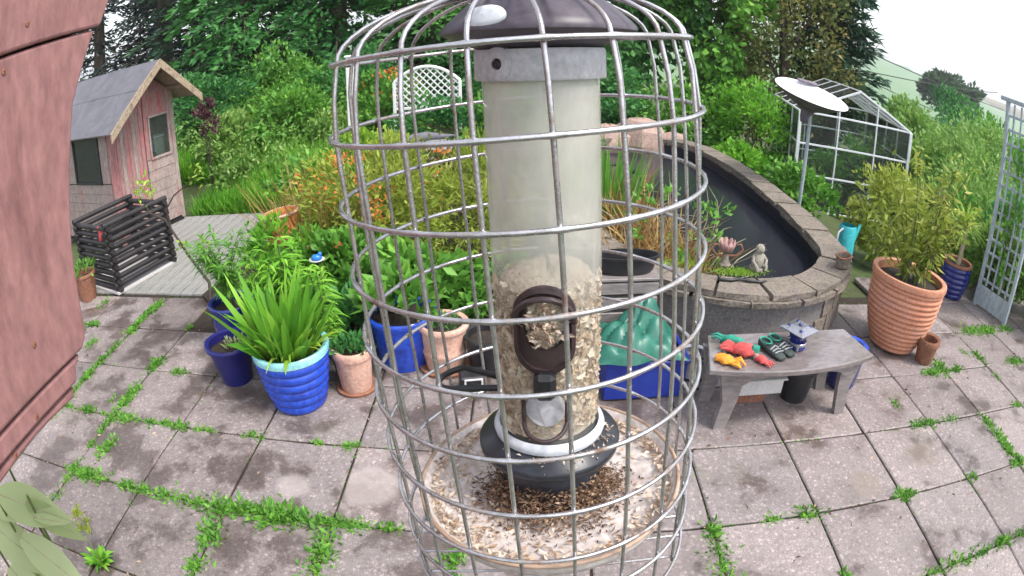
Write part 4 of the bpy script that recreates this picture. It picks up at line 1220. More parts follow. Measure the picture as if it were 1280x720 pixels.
# crumpled green sack lying over the crate
gs = thing('green_sack', 'crumpled shiny green plastic sack lying on the blue crate', 'sack', (.66, 3.10, .275), .15)
nu, nv = 34, 28; vs = []
for side in (1, -1):
    for i in range(nu):
        for j in range(nv):
            u, v_ = i / (nu - 1) * 2 - 1, j / (nv - 1) * 2 - 1
            e = (1 - u ** 4) * (1 - v_ ** 4)
            z = .12 * e * (1 if side > 0 else -.12) + side * e * (.06 * abs(math.sin(u * 3.1 + v_ * 2.3)) + .035 * abs(math.sin(u * 7 - v_ * 5)) - .05) + .13 * math.exp(-((u - .25) ** 2 * 5 + (v_ - .35) ** 2 * 4)) * (1 if side > 0 else .7)
            vs.append((.27 * u + .02 * math.sin(v_ * 4), .21 * v_ + .02 * math.sin(u * 5), max(z, -.008) + .012))
fs = []
for s_ in (0, 1):
    o_ = s_ * nu * nv
    for i in range(nu - 1):
        for j in range(nv - 1):
            q = (o_ + i * nv + j, o_ + (i + 1) * nv + j, o_ + (i + 1) * nv + j + 1, o_ + i * nv + j + 1)
            fs.append(q if s_ == 0 else q[::-1])
b = MB().add(vs, fs); b.build('sack', M['bag_green'], gs, smooth=25)
pl_ = [(-.20, -.10, .05), (-.05, .02, .17), (.10, .12, .27)]
MB().tube(pl_, .008, 6).build('seam', M['bag_green'], gs)
# grey metal pot
mp = pot('metal_pot', 'grey metal pot with dark bands at the left end of the bench', (1.05, 3.06, 0), [(.085, 0), (.09, .01), (.095, .09), (.10, .10), (.10, .115), (.096, .125), (.10, .21), (.104, .23)], M['grey_plastic'], (.008, .015), M['wet_metal'], .19)
MB().lathe([(.1, .098), (.107, .102), (.107, .114), (.1, .118)], 32, capb=False).build('band', M['black_plastic'], mp, smooth=40)
MB().lathe([(.09, .03), (.097, .034), (.098, .046), (.092, .05)], 32, capb=False).build('band', M['black_plastic'], mp, smooth=40)
# black trough on a wooden crate left of the pond
tg = thing('planter_trough', 'empty black plastic trough on a stand left of the pond', 'planter', (.63, 3.43, .622), .1)
MB().lathe([(.17, 0), (.185, .02), (.21, .10), (.225, .105), (.225, .118), (.205, .118), (.185, .03), (.01, .025)], 40, sy=.42, sx=1.0).build('trough', M['black_plastic'], tg, smooth=40)
ts = thing('log_stand', 'tall weathered slatted stand carrying the black trough by the pond', 'stand', (.63, 3.43, 0), .1)
for k in range(6):
    for sg in (-1, 1):
        MB().cbox((0, sg * .095, .05 + k * .1), (.40, .018, .075), .004).build('slat', M['bench_wood'], ts)
        MB().cbox((sg * .18, 0, .05 + k * .1), (.018, .17, .075), .004).build('slat', M['bench_wood'], ts)
MB().cbox((0, 0, .611), (.42, .22, .018), .003).build('top_board', M['bench_wood'], ts)

# ---- bench with a curved front edge
be = thing('garden_bench', 'low weathered wooden bench with curved front and arched apron on the patio', 'bench', (1.56, 2.76, 0), R(4))
def arcfront(n, y0, dip, hw, y1):
    return [(-hw + 2 * hw * i / n, y0 - dip * (1 - (2 * i / n - 1) ** 2)) for i in range(n + 1)] + [(hw * .93, y1), (-hw * .80, y1 + .02)]
BT = .425
k3 = arcfront(14, -.13, .08, .58, .22)
o = MB().prism(k3, BT - .035, BT).build('seat', M['bench_top'], be)
bv = o.modifiers.new('edge', 'BEVEL'); bv.width = .006; bv.segments = 2
# arched apron following the front
b = MB(); n = 28; vs = []
for i in range(n + 1):
    u = -1 + 2 * i / n; x = .50 * u; y = -.105 - .075 * (1 - u * u)
    arch = .30 + .085 * max(0, 1 - (u / .72) ** 2) ** .5 if abs(u) < .72 else .30 - .0 * u
    arch = min(arch, BT - .05)
    vs += [(x, y, BT - .037), (x, y, arch), (x, y + .026, arch), (x, y + .026, BT - .037)]
fs = []
for i in range(n):
    for k in range(4): fs.append((i * 4 + k, i * 4 + (k + 1) % 4, (i + 1) * 4 + (k + 1) % 4, (i + 1) * 4 + k))
fs += [(0, 3, 2, 1), (n * 4, n * 4 + 1, n * 4 + 2, n * 4 + 3)]
b.add(vs, fs).build('apron', M['bench_wood'], be)
for sx in (-1, 1):
    for y, sy in ((-.10, -1), (.19, 1)):
        poly = [(sx * .50, BT - .037), (sx * .34, BT - .037), (sx * .36, .20), (sx * .40, .0), (sx * .475, .0), (sx * .455, .2)]
        if sx > 0: poly = poly[::-1]
        MB().prism(poly, y - .02, y + .02, 'y').build('leg', M['bench_wood'], be)
    MB().cbox((sx * .43, .045, .30), (.03, .25, .08), .004).build('end_rail', M['bench_wood'], be)
BL = lambda x, y: (1.56 + x, 2.76 + y + x * .07, BT + .001)
# gloves and tools lying on the bench
def lump(name, label, cat, loc, rz, size, mat, fingers=4, cuff=None, seed=1):
    rd = random.Random(seed)
    t = thing(name, label, cat, loc, rz)
    lx, ly, lz = size
    b = MB(); nu, nv = 14, 12; vs = []
    for i in range(nu + 1):
        u = i / nu
        wd = ly * (.55 + .45 * math.sin(PI * min(1, u * 1.1))) * .5; hh = lz * (.5 + .5 * math.sin(PI * min(1, .15 + u * .8)))
        for j in range(nv):
            a = 2 * PI * j / nv
            k = 1 + .16 * math.sin(a * 3 + i * .9 + seed)
            vs.append((lx * (u - .5), wd * k * math.cos(a), hh * .5 + hh * .5 * k * math.sin(a)))
    fs = [(i * nv + j, i * nv + (j + 1) % nv, (i + 1) * nv + (j + 1) % nv, (i + 1) * nv + j) for i in range(nu) for j in range(nv)] + [tuple(range(nv))[::-1], tuple(nu * nv + j for j in range(nv))]
    b.add(vs, fs); b.build('palm', mat, t, smooth=60)
    for k in range(fingers):
        y0 = ly * (-.32 + .64 * k / max(1, fingers - 1)); z0 = lz * .45
        L = lx * rd.uniform(.35, .55)
        MB().tube([(lx * .42, y0, z0), (lx * .45 + L * .5, y0 * 1.1 + rd.uniform(-.01, .01), z0 + rd.uniform(-.005, .02)), (lx * .45 + L, y0 * 1.2 + rd.uniform(-.015, .015), max(.008, z0 + rd.uniform(-.025, .0)))], [ly * .11, ly * .115, ly * .06], 7).build('finger', mat, t, smooth=70)
    if cuff:
        MB().lathe([(ly * .36, 0), (ly * .42, .004), (ly * .42, lx * .3), (ly * .36, lx * .31)], 14, sy=.6).build('cuff', cuff, t, (-lx * .36, 0, lz * .42), (0, -PI / 2, 0), smooth=50)
    return t
lump('work_glove', 'orange yellow work glove at the left end of the bench', 'glove', BL(-.46, -.07), -.6, (.12, .085, .045), M['orange_fab'], 4, None, 3)
lump('work_glove', 'red work glove with green cuff behind the orange glove', 'glove', BL(-.33, .0), 2.7, (.14, .11, .07), M['red_fab'], 4, M['green_fab'], 5)
lump('work_glove', 'teal green work glove lying behind the red glove', 'glove', BL(-.36, .11), 2.5, (.15, .07, .06), M['green_fab'], 3, None, 6)
lump('work_glove', 'small red glove in front of the dark clogs on the bench', 'glove', BL(-.24, -.10), -.9, (.08, .06, .04), M['red_fab'], 3, M['pink_orn'], 8)
for k, (dx, lab) in enumerate(((-.14, 'dark green rubber clog nearest the gloves on the bench'), (-.065, 'dark green rubber clog nearest the lantern on the bench'))):
    t = thing('rubber_clog', lab, 'shoe', BL(dx, .0 + .03 * k), R(-68))
    b = MB(); nu, nv = 16, 14; vs = []
    for i in range(nu + 1):
        u = i / nu; wd = .036 * (.72 + .38 * math.sin(PI * u) + .12 * u) * (1 if 0 < i < nu else .55); hh = (.055 if u < .35 else .06 - .035 * (u - .35) / .65)
        for j in range(nv):
            a = 2 * PI * j / nv
            z = hh * .5 + hh * .5 * math.sin(a)
            vs.append((.22 * (u - .5), wd * math.cos(a), z * (.7 if (u < .45 and math.sin(a) > .5) else 1)))
    b.add(vs, [(i * nv + j, i * nv + (j + 1) % nv, (i + 1) * nv + (j + 1) % nv, (i + 1) * nv + j) for i in range(nu) for j in range(nv)] + [tuple(range(nv))[::-1], tuple(nu * nv + j for j in range(nv))])
    b.build('upper', M['dark_fab'], t, smooth=60)
    for q in range(3): MB().tube([(.02 + q * .022, -.034, .038), (.02 + q * .022, 0, .056 - q * .007), (.02 + q * .022, .034, .038)], .004, 6).build('strap', M['grey_plastic'], t, smooth=60)
    MB().lathe([(.03, .05), (.036, .056), (.034, .062), (.026, .058)], 16, sx=1.3, capb=False).build('collar', M['green_fab'], t, (-.06, 0, -.008), smooth=60)
# metal lantern: round body, broad square lid
ln = thing('metal_lantern', 'silver and navy metal lantern with broad square lid on the bench', 'lantern', BL(.05, .04), .5)
MB().lathe([(.055, 0), (.062, .008), (.06, .03), (.048, .04), (.046, .06), (.056, .075), (.058, .085), (.04, .10), (.04, .12)], 28).build('lantern_body', M['navy_glaze'], ln, smooth=40)
MB().lathe([(.062, .03), (.066, .034), (.066, .046), (.060, .05)], 28, capb=False).build('band', M['wet_metal'], ln, smooth=40)
for k in range(4):
    a = PI / 4 + k * PI / 2
    MB().cbox((.056 * math.cos(a), .056 * math.sin(a), .022), (.018, .018, .04), .004, (0, 0, a)).build('foot', M['wet_metal'], ln)
b = MB().add([(-.088, -.088, .118), (.088, -.088, .118), (.088, .088, .118), (-.088, .088, .118), (-.09, -.09, .126), (.09, -.09, .126), (.09, .09, .126), (-.09, .09, .126), (-.035, -.035, .146), (.035, -.035, .146), (.035, .035, .146), (-.035, .035, .146)],
             [(3, 2, 1, 0), (0, 1, 5, 4), (1, 2, 6, 5), (2, 3, 7, 6), (3, 0, 4, 7), (4, 5, 9, 8), (5, 6, 10, 9), (6, 7, 11, 10), (7, 4, 8, 11), (8, 9, 10, 11)])
b.build('lid', M['wet_metal'], ln)
for (x, y) in ((-.05, -.045), (.045, .05), (.05, -.04), (-.045, .05), (0, .0)):
    MB().lathe([(.012, 0), (.013, .008), (.004, .014)], 12).build('lid_knob', M['navy_glaze'], ln, (x, y, .134 + (.01 if x == 0 else 0)), smooth=50)
# under the bench
st = thing('seed_tray_box', 'white plastic seed tray stored under the bench', 'tray', (1.40, 2.88, .12), .03)
b = MB().box((0, 0, .05), (.34, .22, .10)); b.build('tray_body', M['white_plastic'], st); MB().cbox((0, 0, .106), (.38, .26, .014), .004).build('rim', M['white_plastic'], st)
sb = thing('brick', 'brick propping up the seed tray under the bench', 'brick', (1.40, 2.90, 0), .03)
MB().cbox((0, 0, .059), (.215, .10, .116), .006).build('brick_body', M['terra_dark'], sb)
pot('plastic_pot', 'black round pot on its base under the bench arch', (1.74, 2.90, 0), [(.09, 0), (.12, .2), (.125, .22)], M['black_plastic'], (.008, .02), None, .19)
pot('glazed_pot', 'royal blue glazed bowl at the right end of the bench', (2.17, 3.0, 0), [(.09, 0), (.11, .03), (.125, .24), (.13, .28)], M['navy_glaze'], (.014, .03), M['blue_glaze'], .25)

# ---- big ribbed terracotta pot with bamboo-like plant
tp = pot('terracotta_pot', 'large ribbed terracotta pot with a yellow green leafy shrub', (2.98, 3.52, 0), ribbed(.20, .335, .56, 13, .016, .035, pw=.85), M['terracotta'], (.024, .05), None, .54, .30, tilt=(R(-1), R(3)))
acc = []
for k in range(27):
    a = random.uniform(0, 2 * PI); q = random.uniform(.05, .46); h = random.uniform(.4, 1.22)
    sx = [0, .25, .5, .75, 1]
    pts = [(math.cos(a) * q * (s_ ** 1.4) - .05 * s_ + .06 * math.cos(a), math.sin(a) * q * (s_ ** 1.4) + .06 * math.sin(a), .53 + h * (1.12 * s_ - .16 * s_ * s_)) for s_ in sx]
    MB().tube(pts, [.007, .006, .005, .004, .002], 5).build('stem', M['stem'], tp)
    n = 46; s_ = .12 + .88 * rng.random(n) ** .8
    P = np.array([np.interp(s_, sx, [p[i] for p in pts]) for i in range(3)]).T + rng.normal(size=(n, 3)) * .035
    D = unit(np.c_[rng.normal(size=(n, 2)), rng.normal(size=n) * .5 - .05])
    kk = .6 + .8 * rng.random(n)
    acc.append(leaves(P, unit(D + [0, 0, -.35]), .088 * kk, .024 * kk, np.clip(.45 + .26 * rng.normal(size=n), 0, 1)))
V, F, T = merge(acc); link('foliage', np_mesh('foliage', V, F, M['l_yellow'], T), tp)
pot('terracotta_pot', 'small empty brown terracotta pot beside the large ribbed pot', (3.16, 3.22, 0), [(.075, 0), (.08, .01), (.098, .15), (.10, .16)], M['terra_dark'], (.008, .045), M['terra_dark'], .12, .085)
bp = pot('glazed_pot', 'ribbed cobalt blue pot with spiky palm-like plant beside the trellis', (4.47, 4.42, 0), ribbed(.13, .185, .36, 6, .014, .02), M['navy_glaze'], (.012, .03), M['terra_dark'], .35)
MB().tube([(0, 0, .33), (.02, 0, .6), (.0, .02, .78)], [.03, .028, .03], 8).build('trunk', M['dry_twig'], bp, smooth=60)
acc = []
n = 130; a = rng.random(n) * 2 * PI; e = rng.random(n) * 1.5 - .25
D = np.c_[np.cos(a) * np.cos(e), np.sin(a) * np.cos(e), np.sin(e)]
V, F, T = blades(np.tile([0, .02, .78], (n, 1)), D, .36 * (.7 + .4 * rng.random(n)), .02, np.clip(.6 + .25 * rng.normal(size=n), 0, 1), .3, 4)
link('foliage', np_mesh('foliage', V, F, M['l_lime'], T), bp)

# ---- trellis panel at the right
tl = thing('trellis_panel', 'blue grey wooden trellis panel standing at the right edge', 'trellis', (4.74, 4.22, 0), R(-78))
TW, TH = .50, 2.18
for x in (0, TW): MB().cbox((x, 0, TH / 2), (.045, .045, TH), .004).build('stile', M['trellis'], tl)
MB().cbox((TW / 2, 0, TH + .02), (TW + .2, .06, .045), .005).build('top_rail', M['trellis'], tl)
MB().cbox((TW / 2, 0, .13), (TW - .05, .02, .22), .004).build('kick_board', M['trellis'], tl)
k = 0
for z in np.arange(.30, 2.12, .145):
    MB().cbox((TW / 2, .012, z), (TW - .046, .016, .026), .002).build('slat', M['trellis'], tl)
for x in np.arange(.10, TW - .04, .105):
    MB().cbox((x, -.006, TH / 2 + .12), (.024, .016, TH - .26), .002).build('slat', M['trellis'], tl)

# ================================================================== POND ORNAMENTS
fg = thing('stone_figure', 'small grey stone crouching figure on the pond coping', 'statue', (1.68, 3.77, .507), .2)
MB().lathe([(.07, 0), (.075, .01), (.07, .03), (.055, .035)], 20).build('plinth', M['stone_pale'], fg, smooth=50)
MB().lathe([(.048, .03), (.058, .06), (.062, .10), (.052, .145), (.04, .165), (.03, .175)], 20, sx=1.05, sy=.9, wob=.04).build('body', M['stone_pale'], fg, smooth=60)
MB().lathe([(.022, .165), (.038, .18), (.045, .205), (.04, .23), (.022, .247), (.004, .25)], 18, c=(.0, -.012, 0), wob=.03).build('head', M['stone_pale'], fg, smooth=60)
fg.scale = (.8, .8, .8)
for sg in (-1, 1):
    MB().tube([(sg * .05, -.0, .14), (sg * .075, -.03, .10), (sg * .05, -.065, .06)], [.018, .017, .014], 8).build('arm', M['stone_pale'], fg, smooth=60)
    MB().tube([(sg * .04, -.02, .05), (sg * .055, -.075, .055), (sg * .045, -.08, .02)], [.024, .02, .016], 8).build('leg', M['stone_pale'], fg, smooth=60)
cr = thing('lotus_ornament', 'pink and rust flower-shaped ornament with curling arms on the pond edge', 'ornament', (1.44, 3.83, .507), 0)
MB().lathe([(.045, 0), (.05, .015), (.03, .04), (.02, .10)], 16).build('stand', M['stone'], cr, smooth=50)
for k in range(9):
    a = k * 2 * PI / 9
    P0 = Vector((0, 0, .10)); d = Vector((math.cos(a), math.sin(a), 0))
    b = MB(); s_ = Vector((-d.y, d.x, 0))
    vs = []
    for q, wd, z in ((.01, .012, .10), (.04, .03, .125), (.06, .028, .165), (.062, .006, .20)):
        vs += [tuple(d * q - s_ * wd + Vector((0, 0, z))), tuple(d * q + s_ * wd + Vector((0, 0, z)))]
    o = b.add(vs, [(0, 1, 3, 2), (2, 3, 5, 4), (4, 5, 7, 6)]).build('petal', M['pink_orn'], cr, smooth=80)
    sm = o.modifiers.new('thick', 'SOLIDIFY'); sm.thickness = .004
for sg in (-1, 1):
    MB().tube([(sg * .02, 0, .08), (sg * .08, -.02, .09), (sg * .12, -.03, .14), (sg * .10, -.03, .18), (sg * .07, -.02, .17)], [.01, .009, .008, .007, .004], 7).build('arm', M['terra_dark'], cr, smooth=70)
tr_ = thing('stone_trough', 'little brown stone trough ornament at the right of the pond coping', 'ornament', (2.50, 3.86, .507), .5)
MB().lathe([(.06, 0), (.075, .01), (.085, .09), (.09, .10), (.075, .10), (.06, .03), (.01, .028)], 18, sy=.7, wob=.03).build('trough', M['stone'], tr_, smooth=40)
MB().tube([(.088 * math.cos(t), .062 * math.sin(t), .098 + .004 * math.sin(3 * t)) for t in [2 * PI * i / 20 for i in range(20)]], .009, 6, closed=True).build('rim', M['terra_dark'], tr_, smooth=70)
sn = thing('metal_scroll', 'dark wavy metal scroll lying on the front of the pond coping', 'ornament', (1.45, 3.55, .515), -.05)
MB().tube([(-.14, .03, .03), (-.13, .0, .008), (-.05, -.01, .006), (.02, .012, .008), (.08, -.008, .006), (.17, -.02, .006), (.22, -.0, .008)], [.008, .012, .012, .010, .012, .01, .005], 7).build('scroll', M['black_plastic'], sn, smooth=70)
# moss on the coping
n = 900; P = np.c_[rng.normal(size=n) * .10 + 1.52, rng.normal(size=n) * .035 + 3.72, np.full(n, .505)]
P2 = np.c_[rng.normal(size=400) * .12 + 1.15, rng.normal(size=400) * .04 + 3.86, np.full(400, .505)]
P = np.r_[P, P2]; n = len(P)
D = unit(np.c_[rng.normal(size=(n, 2)) * .6, np.ones(n)])
V, F, T = leaves(P, D, .018, .008, np.clip(.5 + .25 * rng.normal(size=n), 0, 1))
tag(link('coping_moss', np_mesh('coping_moss', V, F, M['l_lime'], T)), 'green moss on the pond coping between the ornaments', 'moss', kind='stuff')
# dry reeds and bare twigs growing at the near left of the pond
rd_ = thing('dry_reeds', 'tangle of dry reeds and bare twigs at the near left of the pond', 'plant', (1.05, 4.25, .28))
acc = []
for (cx, cy, n, L) in ((-.25, .0, 150, .55), (.05, .25, 170, .75), (.25, .0, 120, .45), (-.1, .7, 160, .8), (.1, -.3, 120, .4)):
    a = rng.random(n) * 2 * PI; q = .22 * rng.random(n)
    P = np.c_[cx + q * np.cos(a), cy + q * np.sin(a), np.zeros(n)]
    D = unit(np.c_[np.cos(a) * .7 * rng.random(n) + rng.normal(size=n) * .35, np.sin(a) * .7 * rng.random(n) + rng.normal(size=n) * .35, np.ones(n)])
    acc.append(blades(P, D, L * (.5 + .6 * rng.random(n)), .014, np.clip(.55 + .3 * rng.normal(size=n), 0, 1), .5 * rng.random(n) + .1, 4))
V, F, T = merge(acc); link('reed_blade', np_mesh('reed_blade', V, F, M['l_straw'], T), rd_)
b = MB()
for k in range(46):
    a = random.uniform(-1.2, 1.2); x, y = random.uniform(-.3, .5), random.uniform(-.4, .7)
    L = random.uniform(.3, .75); pts = [Vector((x, y, 0))]
    d = Vector((math.sin(a) * .9 + .35, random.uniform(-.5, .5), random.uniform(.5, 1.2))).normalized()
    for q in range(5):
        d = (d + Vector((random.uniform(-.4, .4), random.uniform(-.4, .4), random.uniform(-.35, .15)))).normalized()
        pts.append(pts[-1] + d * L / 5)
    b.tube(pts, [.006, .005, .0045, .004, .003, .0015], 5)
b.build('twig', M['dry_twig'], rd_, smooth=70)
P, D, T = cloud(260, (.15, .1, .35), (.5, .5, .3), 26, .1, .5)
V, F, T = leaves(P, D, .06, .03, T); link('foliage', np_mesh('foliage', V, F, M['l_mid'], T), rd_)
rs = thing('green_reeds', 'upright green reeds standing in the pond behind the feeder tube', 'plant', (.75, 5.3, .28))
fountain(rs, 160, 0, .3, 1.0, .02, 'l_mid', .25, .15, 4); fountain(rs, 90, 0, .3, .8, .016, 'l_straw', .4, .4, 4, 'dry_blade')
hs = thing('pond_hose', 'black hose looping over the left side of the pond', 'hose', (1.15, 6.3, .28))
MB().tube([(-.75, -.1, .25), (-.5, -.05, .30), (-.2, .1, .34), (.0, .3, .30), (.12, .15, .22), (.05, -.15, .2), (-.15, -.1, .26), (-.1, .2, .3), (.15, .35, .18), (.3, .2, .0), (.35, .1, -.1)], .022, 8).build('hose', M['black_plastic'], hs, smooth=60)
# pink stones behind the far end of the pond
for i, (x, y, r_, lab) in enumerate(((1.25, 8.85, .34, 'pink boulder at the left behind the far end of the pond'), (1.78, 8.95, .40, 'largest pink boulder behind the far end of the pond'), (2.30, 9.0, .28, 'small pink boulder at the right behind the far end of the pond'))):
    rd = random.Random(i + 3)
    b = MB().lathe([(r_ * 1.0, 0), (r_ * 1.12, r_ * .4), (r_ * 1.1, r_ * .9), (r_ * .95, r_ * 1.4), (r_ * .6, r_ * 1.75), (r_ * .1, r_ * 1.85)], 11, wob=.09)
    b.v = [(x_ + rd.uniform(-.03, .03), y_ * .8 + rd.uniform(-.03, .03), z_ + rd.uniform(-.02, .02)) for x_, y_, z_ in b.v]
    tag(b.build('boulder', M['stone_pink'], None, (x, y, .05), smooth=25), lab, 'boulder')
# litter of small coloured things beyond the pond
cy_ = thing('toy_watering_can', 'small turquoise watering can just beyond the pond wall', 'watering can', (3.35, 5.2, -.25), .4)
MB().lathe([(.10, 0), (.11, .02), (.10, .66), (.085, .68)], 18).build('can_body', M['cyan_orn'], cy_, smooth=40)
MB().tube([(.08, 0, .35), (.18, 0, .55), (.24, 0, .66)], [.03, .022, .018], 8).build('spout', M['cyan_orn'], cy_, smooth=60)
MB().tube([(-.08, 0, .3), (-.19, 0, .42), (-.17, 0, .62), (-.07, 0, .66)], .012, 7).build('handle', M['white_plastic'], cy_, smooth=60)

# ================================================================== DISH ON A POLE, GREENHOUSE
ds = thing('satellite_dish', 'white dish on a pole tilted to the sky beyond the pond', 'dish', (3.42, 6.62, -.35))
MB().tube([(0, 0, 0), (.02, 0, 1.2), (.03, 0, 1.72)], [.024, .024, .024], 12).build('pole', M['trellis'], ds, smooth=50)
MB().lathe([(.055, -.38), (.075, -.32), (.09, -.22), (.13, -.17)], 20).build('bracket', M['dish_under'], ds, (.03, 0, 1.96), (R(13), R(6), 0), smooth=50)
MB().lathe([(.01, -.20), (.12, -.19), (.28, -.125), (.42, -.035), (.485, .008), (.495, .012)], 48).build('underside', M['dish_under'], ds, (.03, 0, 1.96), (R(13), R(6), 0), smooth=50)
MB().lathe([(.490, .0145), (.497, .016), (.49, .022), (.42, -.01), (.30, -.042), (.12, -.070), (.002, -.075)], 48, capb=False).build('bowl', M['dish_white'], ds, (.03, 0, 1.96), (R(13), R(6), 0), smooth=50)
MB().cbox((.12, .43, .045), (.30, .07, .04), .01).build('feed_arm', M['dish_under'], ds, (.03, 0, 1.96), (R(13), R(6), 0))

gh = thing('greenhouse', 'small aluminium framed glass greenhouse beyond the pond', 'greenhouse', (5.40, 8.5, -.5), R(-14))
GWD, GL, GE, GA = 1.06, 2.6, 1.66, 2.16
def bar(p, q, wd=.034, mat='aluminium', name='frame_bar'):
    p, q = Vector(p), Vector(q); d = q - p; m = d.to_track_quat('Z', 'Y').to_matrix()
    return MB().cbox((p + q) / 2, (wd, wd, d.length), .003, m).build(name, M[mat], gh)
ny = 4
for k in range(ny + 1):
    y = GL * k / ny
    for sg in (-1, 1):
        bar((sg * GWD, y, 0), (sg * GWD, y, GE), .055 if k in (0, ny) else .032)
        bar((sg * GWD, y, GE), (0, y, GA))
for sg in (-1, 1):
    for z in (.02, .62, 1.14, GE):
        bar((sg * GWD, 0, z), (sg * GWD, GL, z), .03)
    bar((sg * GWD * .5, 0, (GE + GA) / 2), (sg * GWD * .5, GL, (GE + GA) / 2), .02)
bar((0, 0, GA), (0, GL, GA), .035)
for y in (0, GL):
    for z in (.02, .62, 1.14, GE): bar((-GWD, y, z), (GWD, y, z), .03)
    for x in (-.36, .36): bar((x, y, 0), (x, y, GE + .33), .026)
for k in range(ny):
    y = GL * (k + .5) / ny
    for sg in (-1, 1):
        for z0, z1 in ((.05, .60), (.64, 1.12), (1.16, GE - .02)):
            MB().box((sg * GWD, y, (z0 + z1) / 2), (.004, GL / ny - .03, z1 - z0)).build('pane', M['glass'], gh)
        a = math.atan2(GA - GE, GWD)
        MB().box((sg * GWD / 2, y, (GE + GA) / 2 + .012), (math.hypot(GWD, GA - GE) - .05, GL / ny - .03, .004), (0, sg * a, 0)).build('pane', M['glass'], gh)
for x0, x1 in ((-GWD + .03, -.38), (-.34, .34), (.38, GWD - .03)):
    for z0, z1 in ((.05, .60), (.64, 1.12), (1.16, GE - .02)):
        MB().box(((x0 + x1) / 2, 0, (z0 + z1) / 2), (x1 - x0, .004, z1 - z0)).build('pane', M['glass'], gh)
for (x, y, h, lab) in ((-.35, .8, 1.2, 'green tomato-like plant at the left inside the greenhouse'), (.30, 1.2, 1.3, 'green climbing plant at the right inside the greenhouse')):
    p = gh.matrix_world @ Vector((x, y, 0)) if False else Vector((5.40, 8.5, -.5)) + Matrix.Rotation(R(-14), 3, 'Z') @ Vector((x, y, 0))
    shrub('greenhouse_plant', lab, p, (.30, .45, h * .48), 700, 'l_mid', (.10, .05), 20, 'plant')

# ================================================================== LATTICE, POST AND TABLE IN THE BACK GARDEN
lt = thing('lattice_panel', 'white diamond lattice panel with arched top in the back garden', 'lattice', (-1.40, 8.6, .15), 0)
hw = .48
for sg in (-1, 1): MB().cbox((sg * hw, 0, .55), (.045, .04, 1.3), .004).build('post', M['white_paint'], lt)
topz = lambda x: 1.42 - .22 * (x / hw) ** 2
MB().tube([(hw * u, 0, topz(hw * u)) for u in np.linspace(-1, 1, 15)], .024, 6).build('arched_rail', M['white_paint'], lt, smooth=60)
MB().cbox((0, 0, .80), (2 * hw - .045, .03, .04), .004).build('bottom_rail', M['white_paint'], lt)
def clip_seg(c, sgn):
    pts = []
    for i in range(201):
        x = -hw + 2 * hw * i / 200; z = c + sgn * x
        if .82 < z < topz(x) - .01 and abs(x) < hw - .02: pts.append((x, z))
    return pts
for sgn in (-1, 1):
    for c in np.arange(.35, 2.0, .105):
        p = clip_seg(c, sgn)
        if len(p) > 8:
            (x0, z0), (x1, z1) = p[0], p[-1]
            MB().cbox(((x0 + x1) / 2, .006 * sgn, (z0 + z1) / 2), (math.hypot(x1 - x0, z1 - z0), .008, .020), .001, (0, -sgn * PI / 4, 0)).build('slat', M['white_paint'], lt)
wp = thing('garden_post', 'plain white painted post left of the lattice in the back garden', 'post', (-2.36, 8.0, .08))
MB().cbox((0, 0, .85), (.11, .11, 1.74), .008).build('shaft', M['white_paint'], wp)
MB().cbox((0, 0, 1.735), (.14, .14, .03), .008).build('cap', M['white_paint'], wp)
tbv = thing('garden_table', 'dark blue green garden table among the back garden plants', 'table', (-1.35, 7.2, .05), .25)
for k in range(5): MB().cbox((0, -.24 + .12 * k, .60), (.95, .11, .025), .004).build('plank', M['trellis'] if k % 2 else M['grey_plastic'], tbv)
for sx in (-1, 1):
    for sy in (-1, 1): MB().cbox((sx * .40, sy * .2, .30), (.05, .05, .58), .004).build('leg', M['grey_plastic'], tbv)
for sy in (-1, 1): MB().cbox((0, sy * .48, .32), (.95, .16, .025), .004).build('bench_board', M['trellis'], tbv)
db_ = thing('folded_parasol', 'dark blue folded parasol lying on the garden table', 'parasol', (-1.30, 7.25, .70), .5)
MB().tube([(-.40, 0, .03), (-.2, 0, .05), (.1, 0, .06), (.35, 0, .035), (.5, 0, .03)], [.02, .045, .06, .03, .012], 10).build('canopy', M['felt'], db_, smooth=60)

# ================================================================== BED PLANTS
ur = thing('terracotta_urn', 'orange terracotta chimney urn among the plants by the decking', 'urn', (-1.96, 4.52, -.06), 0)
ur.rotation_euler = (0, R(-6), 0)
MB().lathe([(.10, 0), (.13, .03), (.17, .22), (.19, .42), (.165, .58), (.13, .66), (.155, .72), (.16, .75), (.14, .75), (.11, .66), (.02, .5)], 32, wob=.01).build('urn_body', M['terra_orange'], ur, smooth=50)
MB().tube([(.155 * math.cos(t), .155 * math.sin(t), .74) for t in [2 * PI * i / 24 for i in range(24)]], .014, 7, closed=True).build('rim', M['terra_pink'], ur, smooth=70)
bo = thing('bird_ornament', 'small blue and white dish-shaped bird ornament on a stake', 'ornament', (-1.52, 3.92, .02), .3)
MB().tube([(0, 0, 0), (0, 0, .46)], .007, 6).build('stake', M['dark_wood'], bo)
MB().lathe([(.01, .455), (.05, .462), (.062, .475), (.055, .478), (.03, .470)], 20).build('dish', M['white_plastic'], bo, smooth=50)
MB().lathe([(.03, .472), (.036, .485), (.028, .505), (.006, .515)], 16, sx=1.2).build('bird_body', M['blue_orn'], bo, smooth=60)
MB().lathe([(.012, .50), (.018, .512), (.012, .526), (.002, .53)], 12, c=(.028, 0, 0)).build('head', M['blue_orn'], bo, smooth=60)

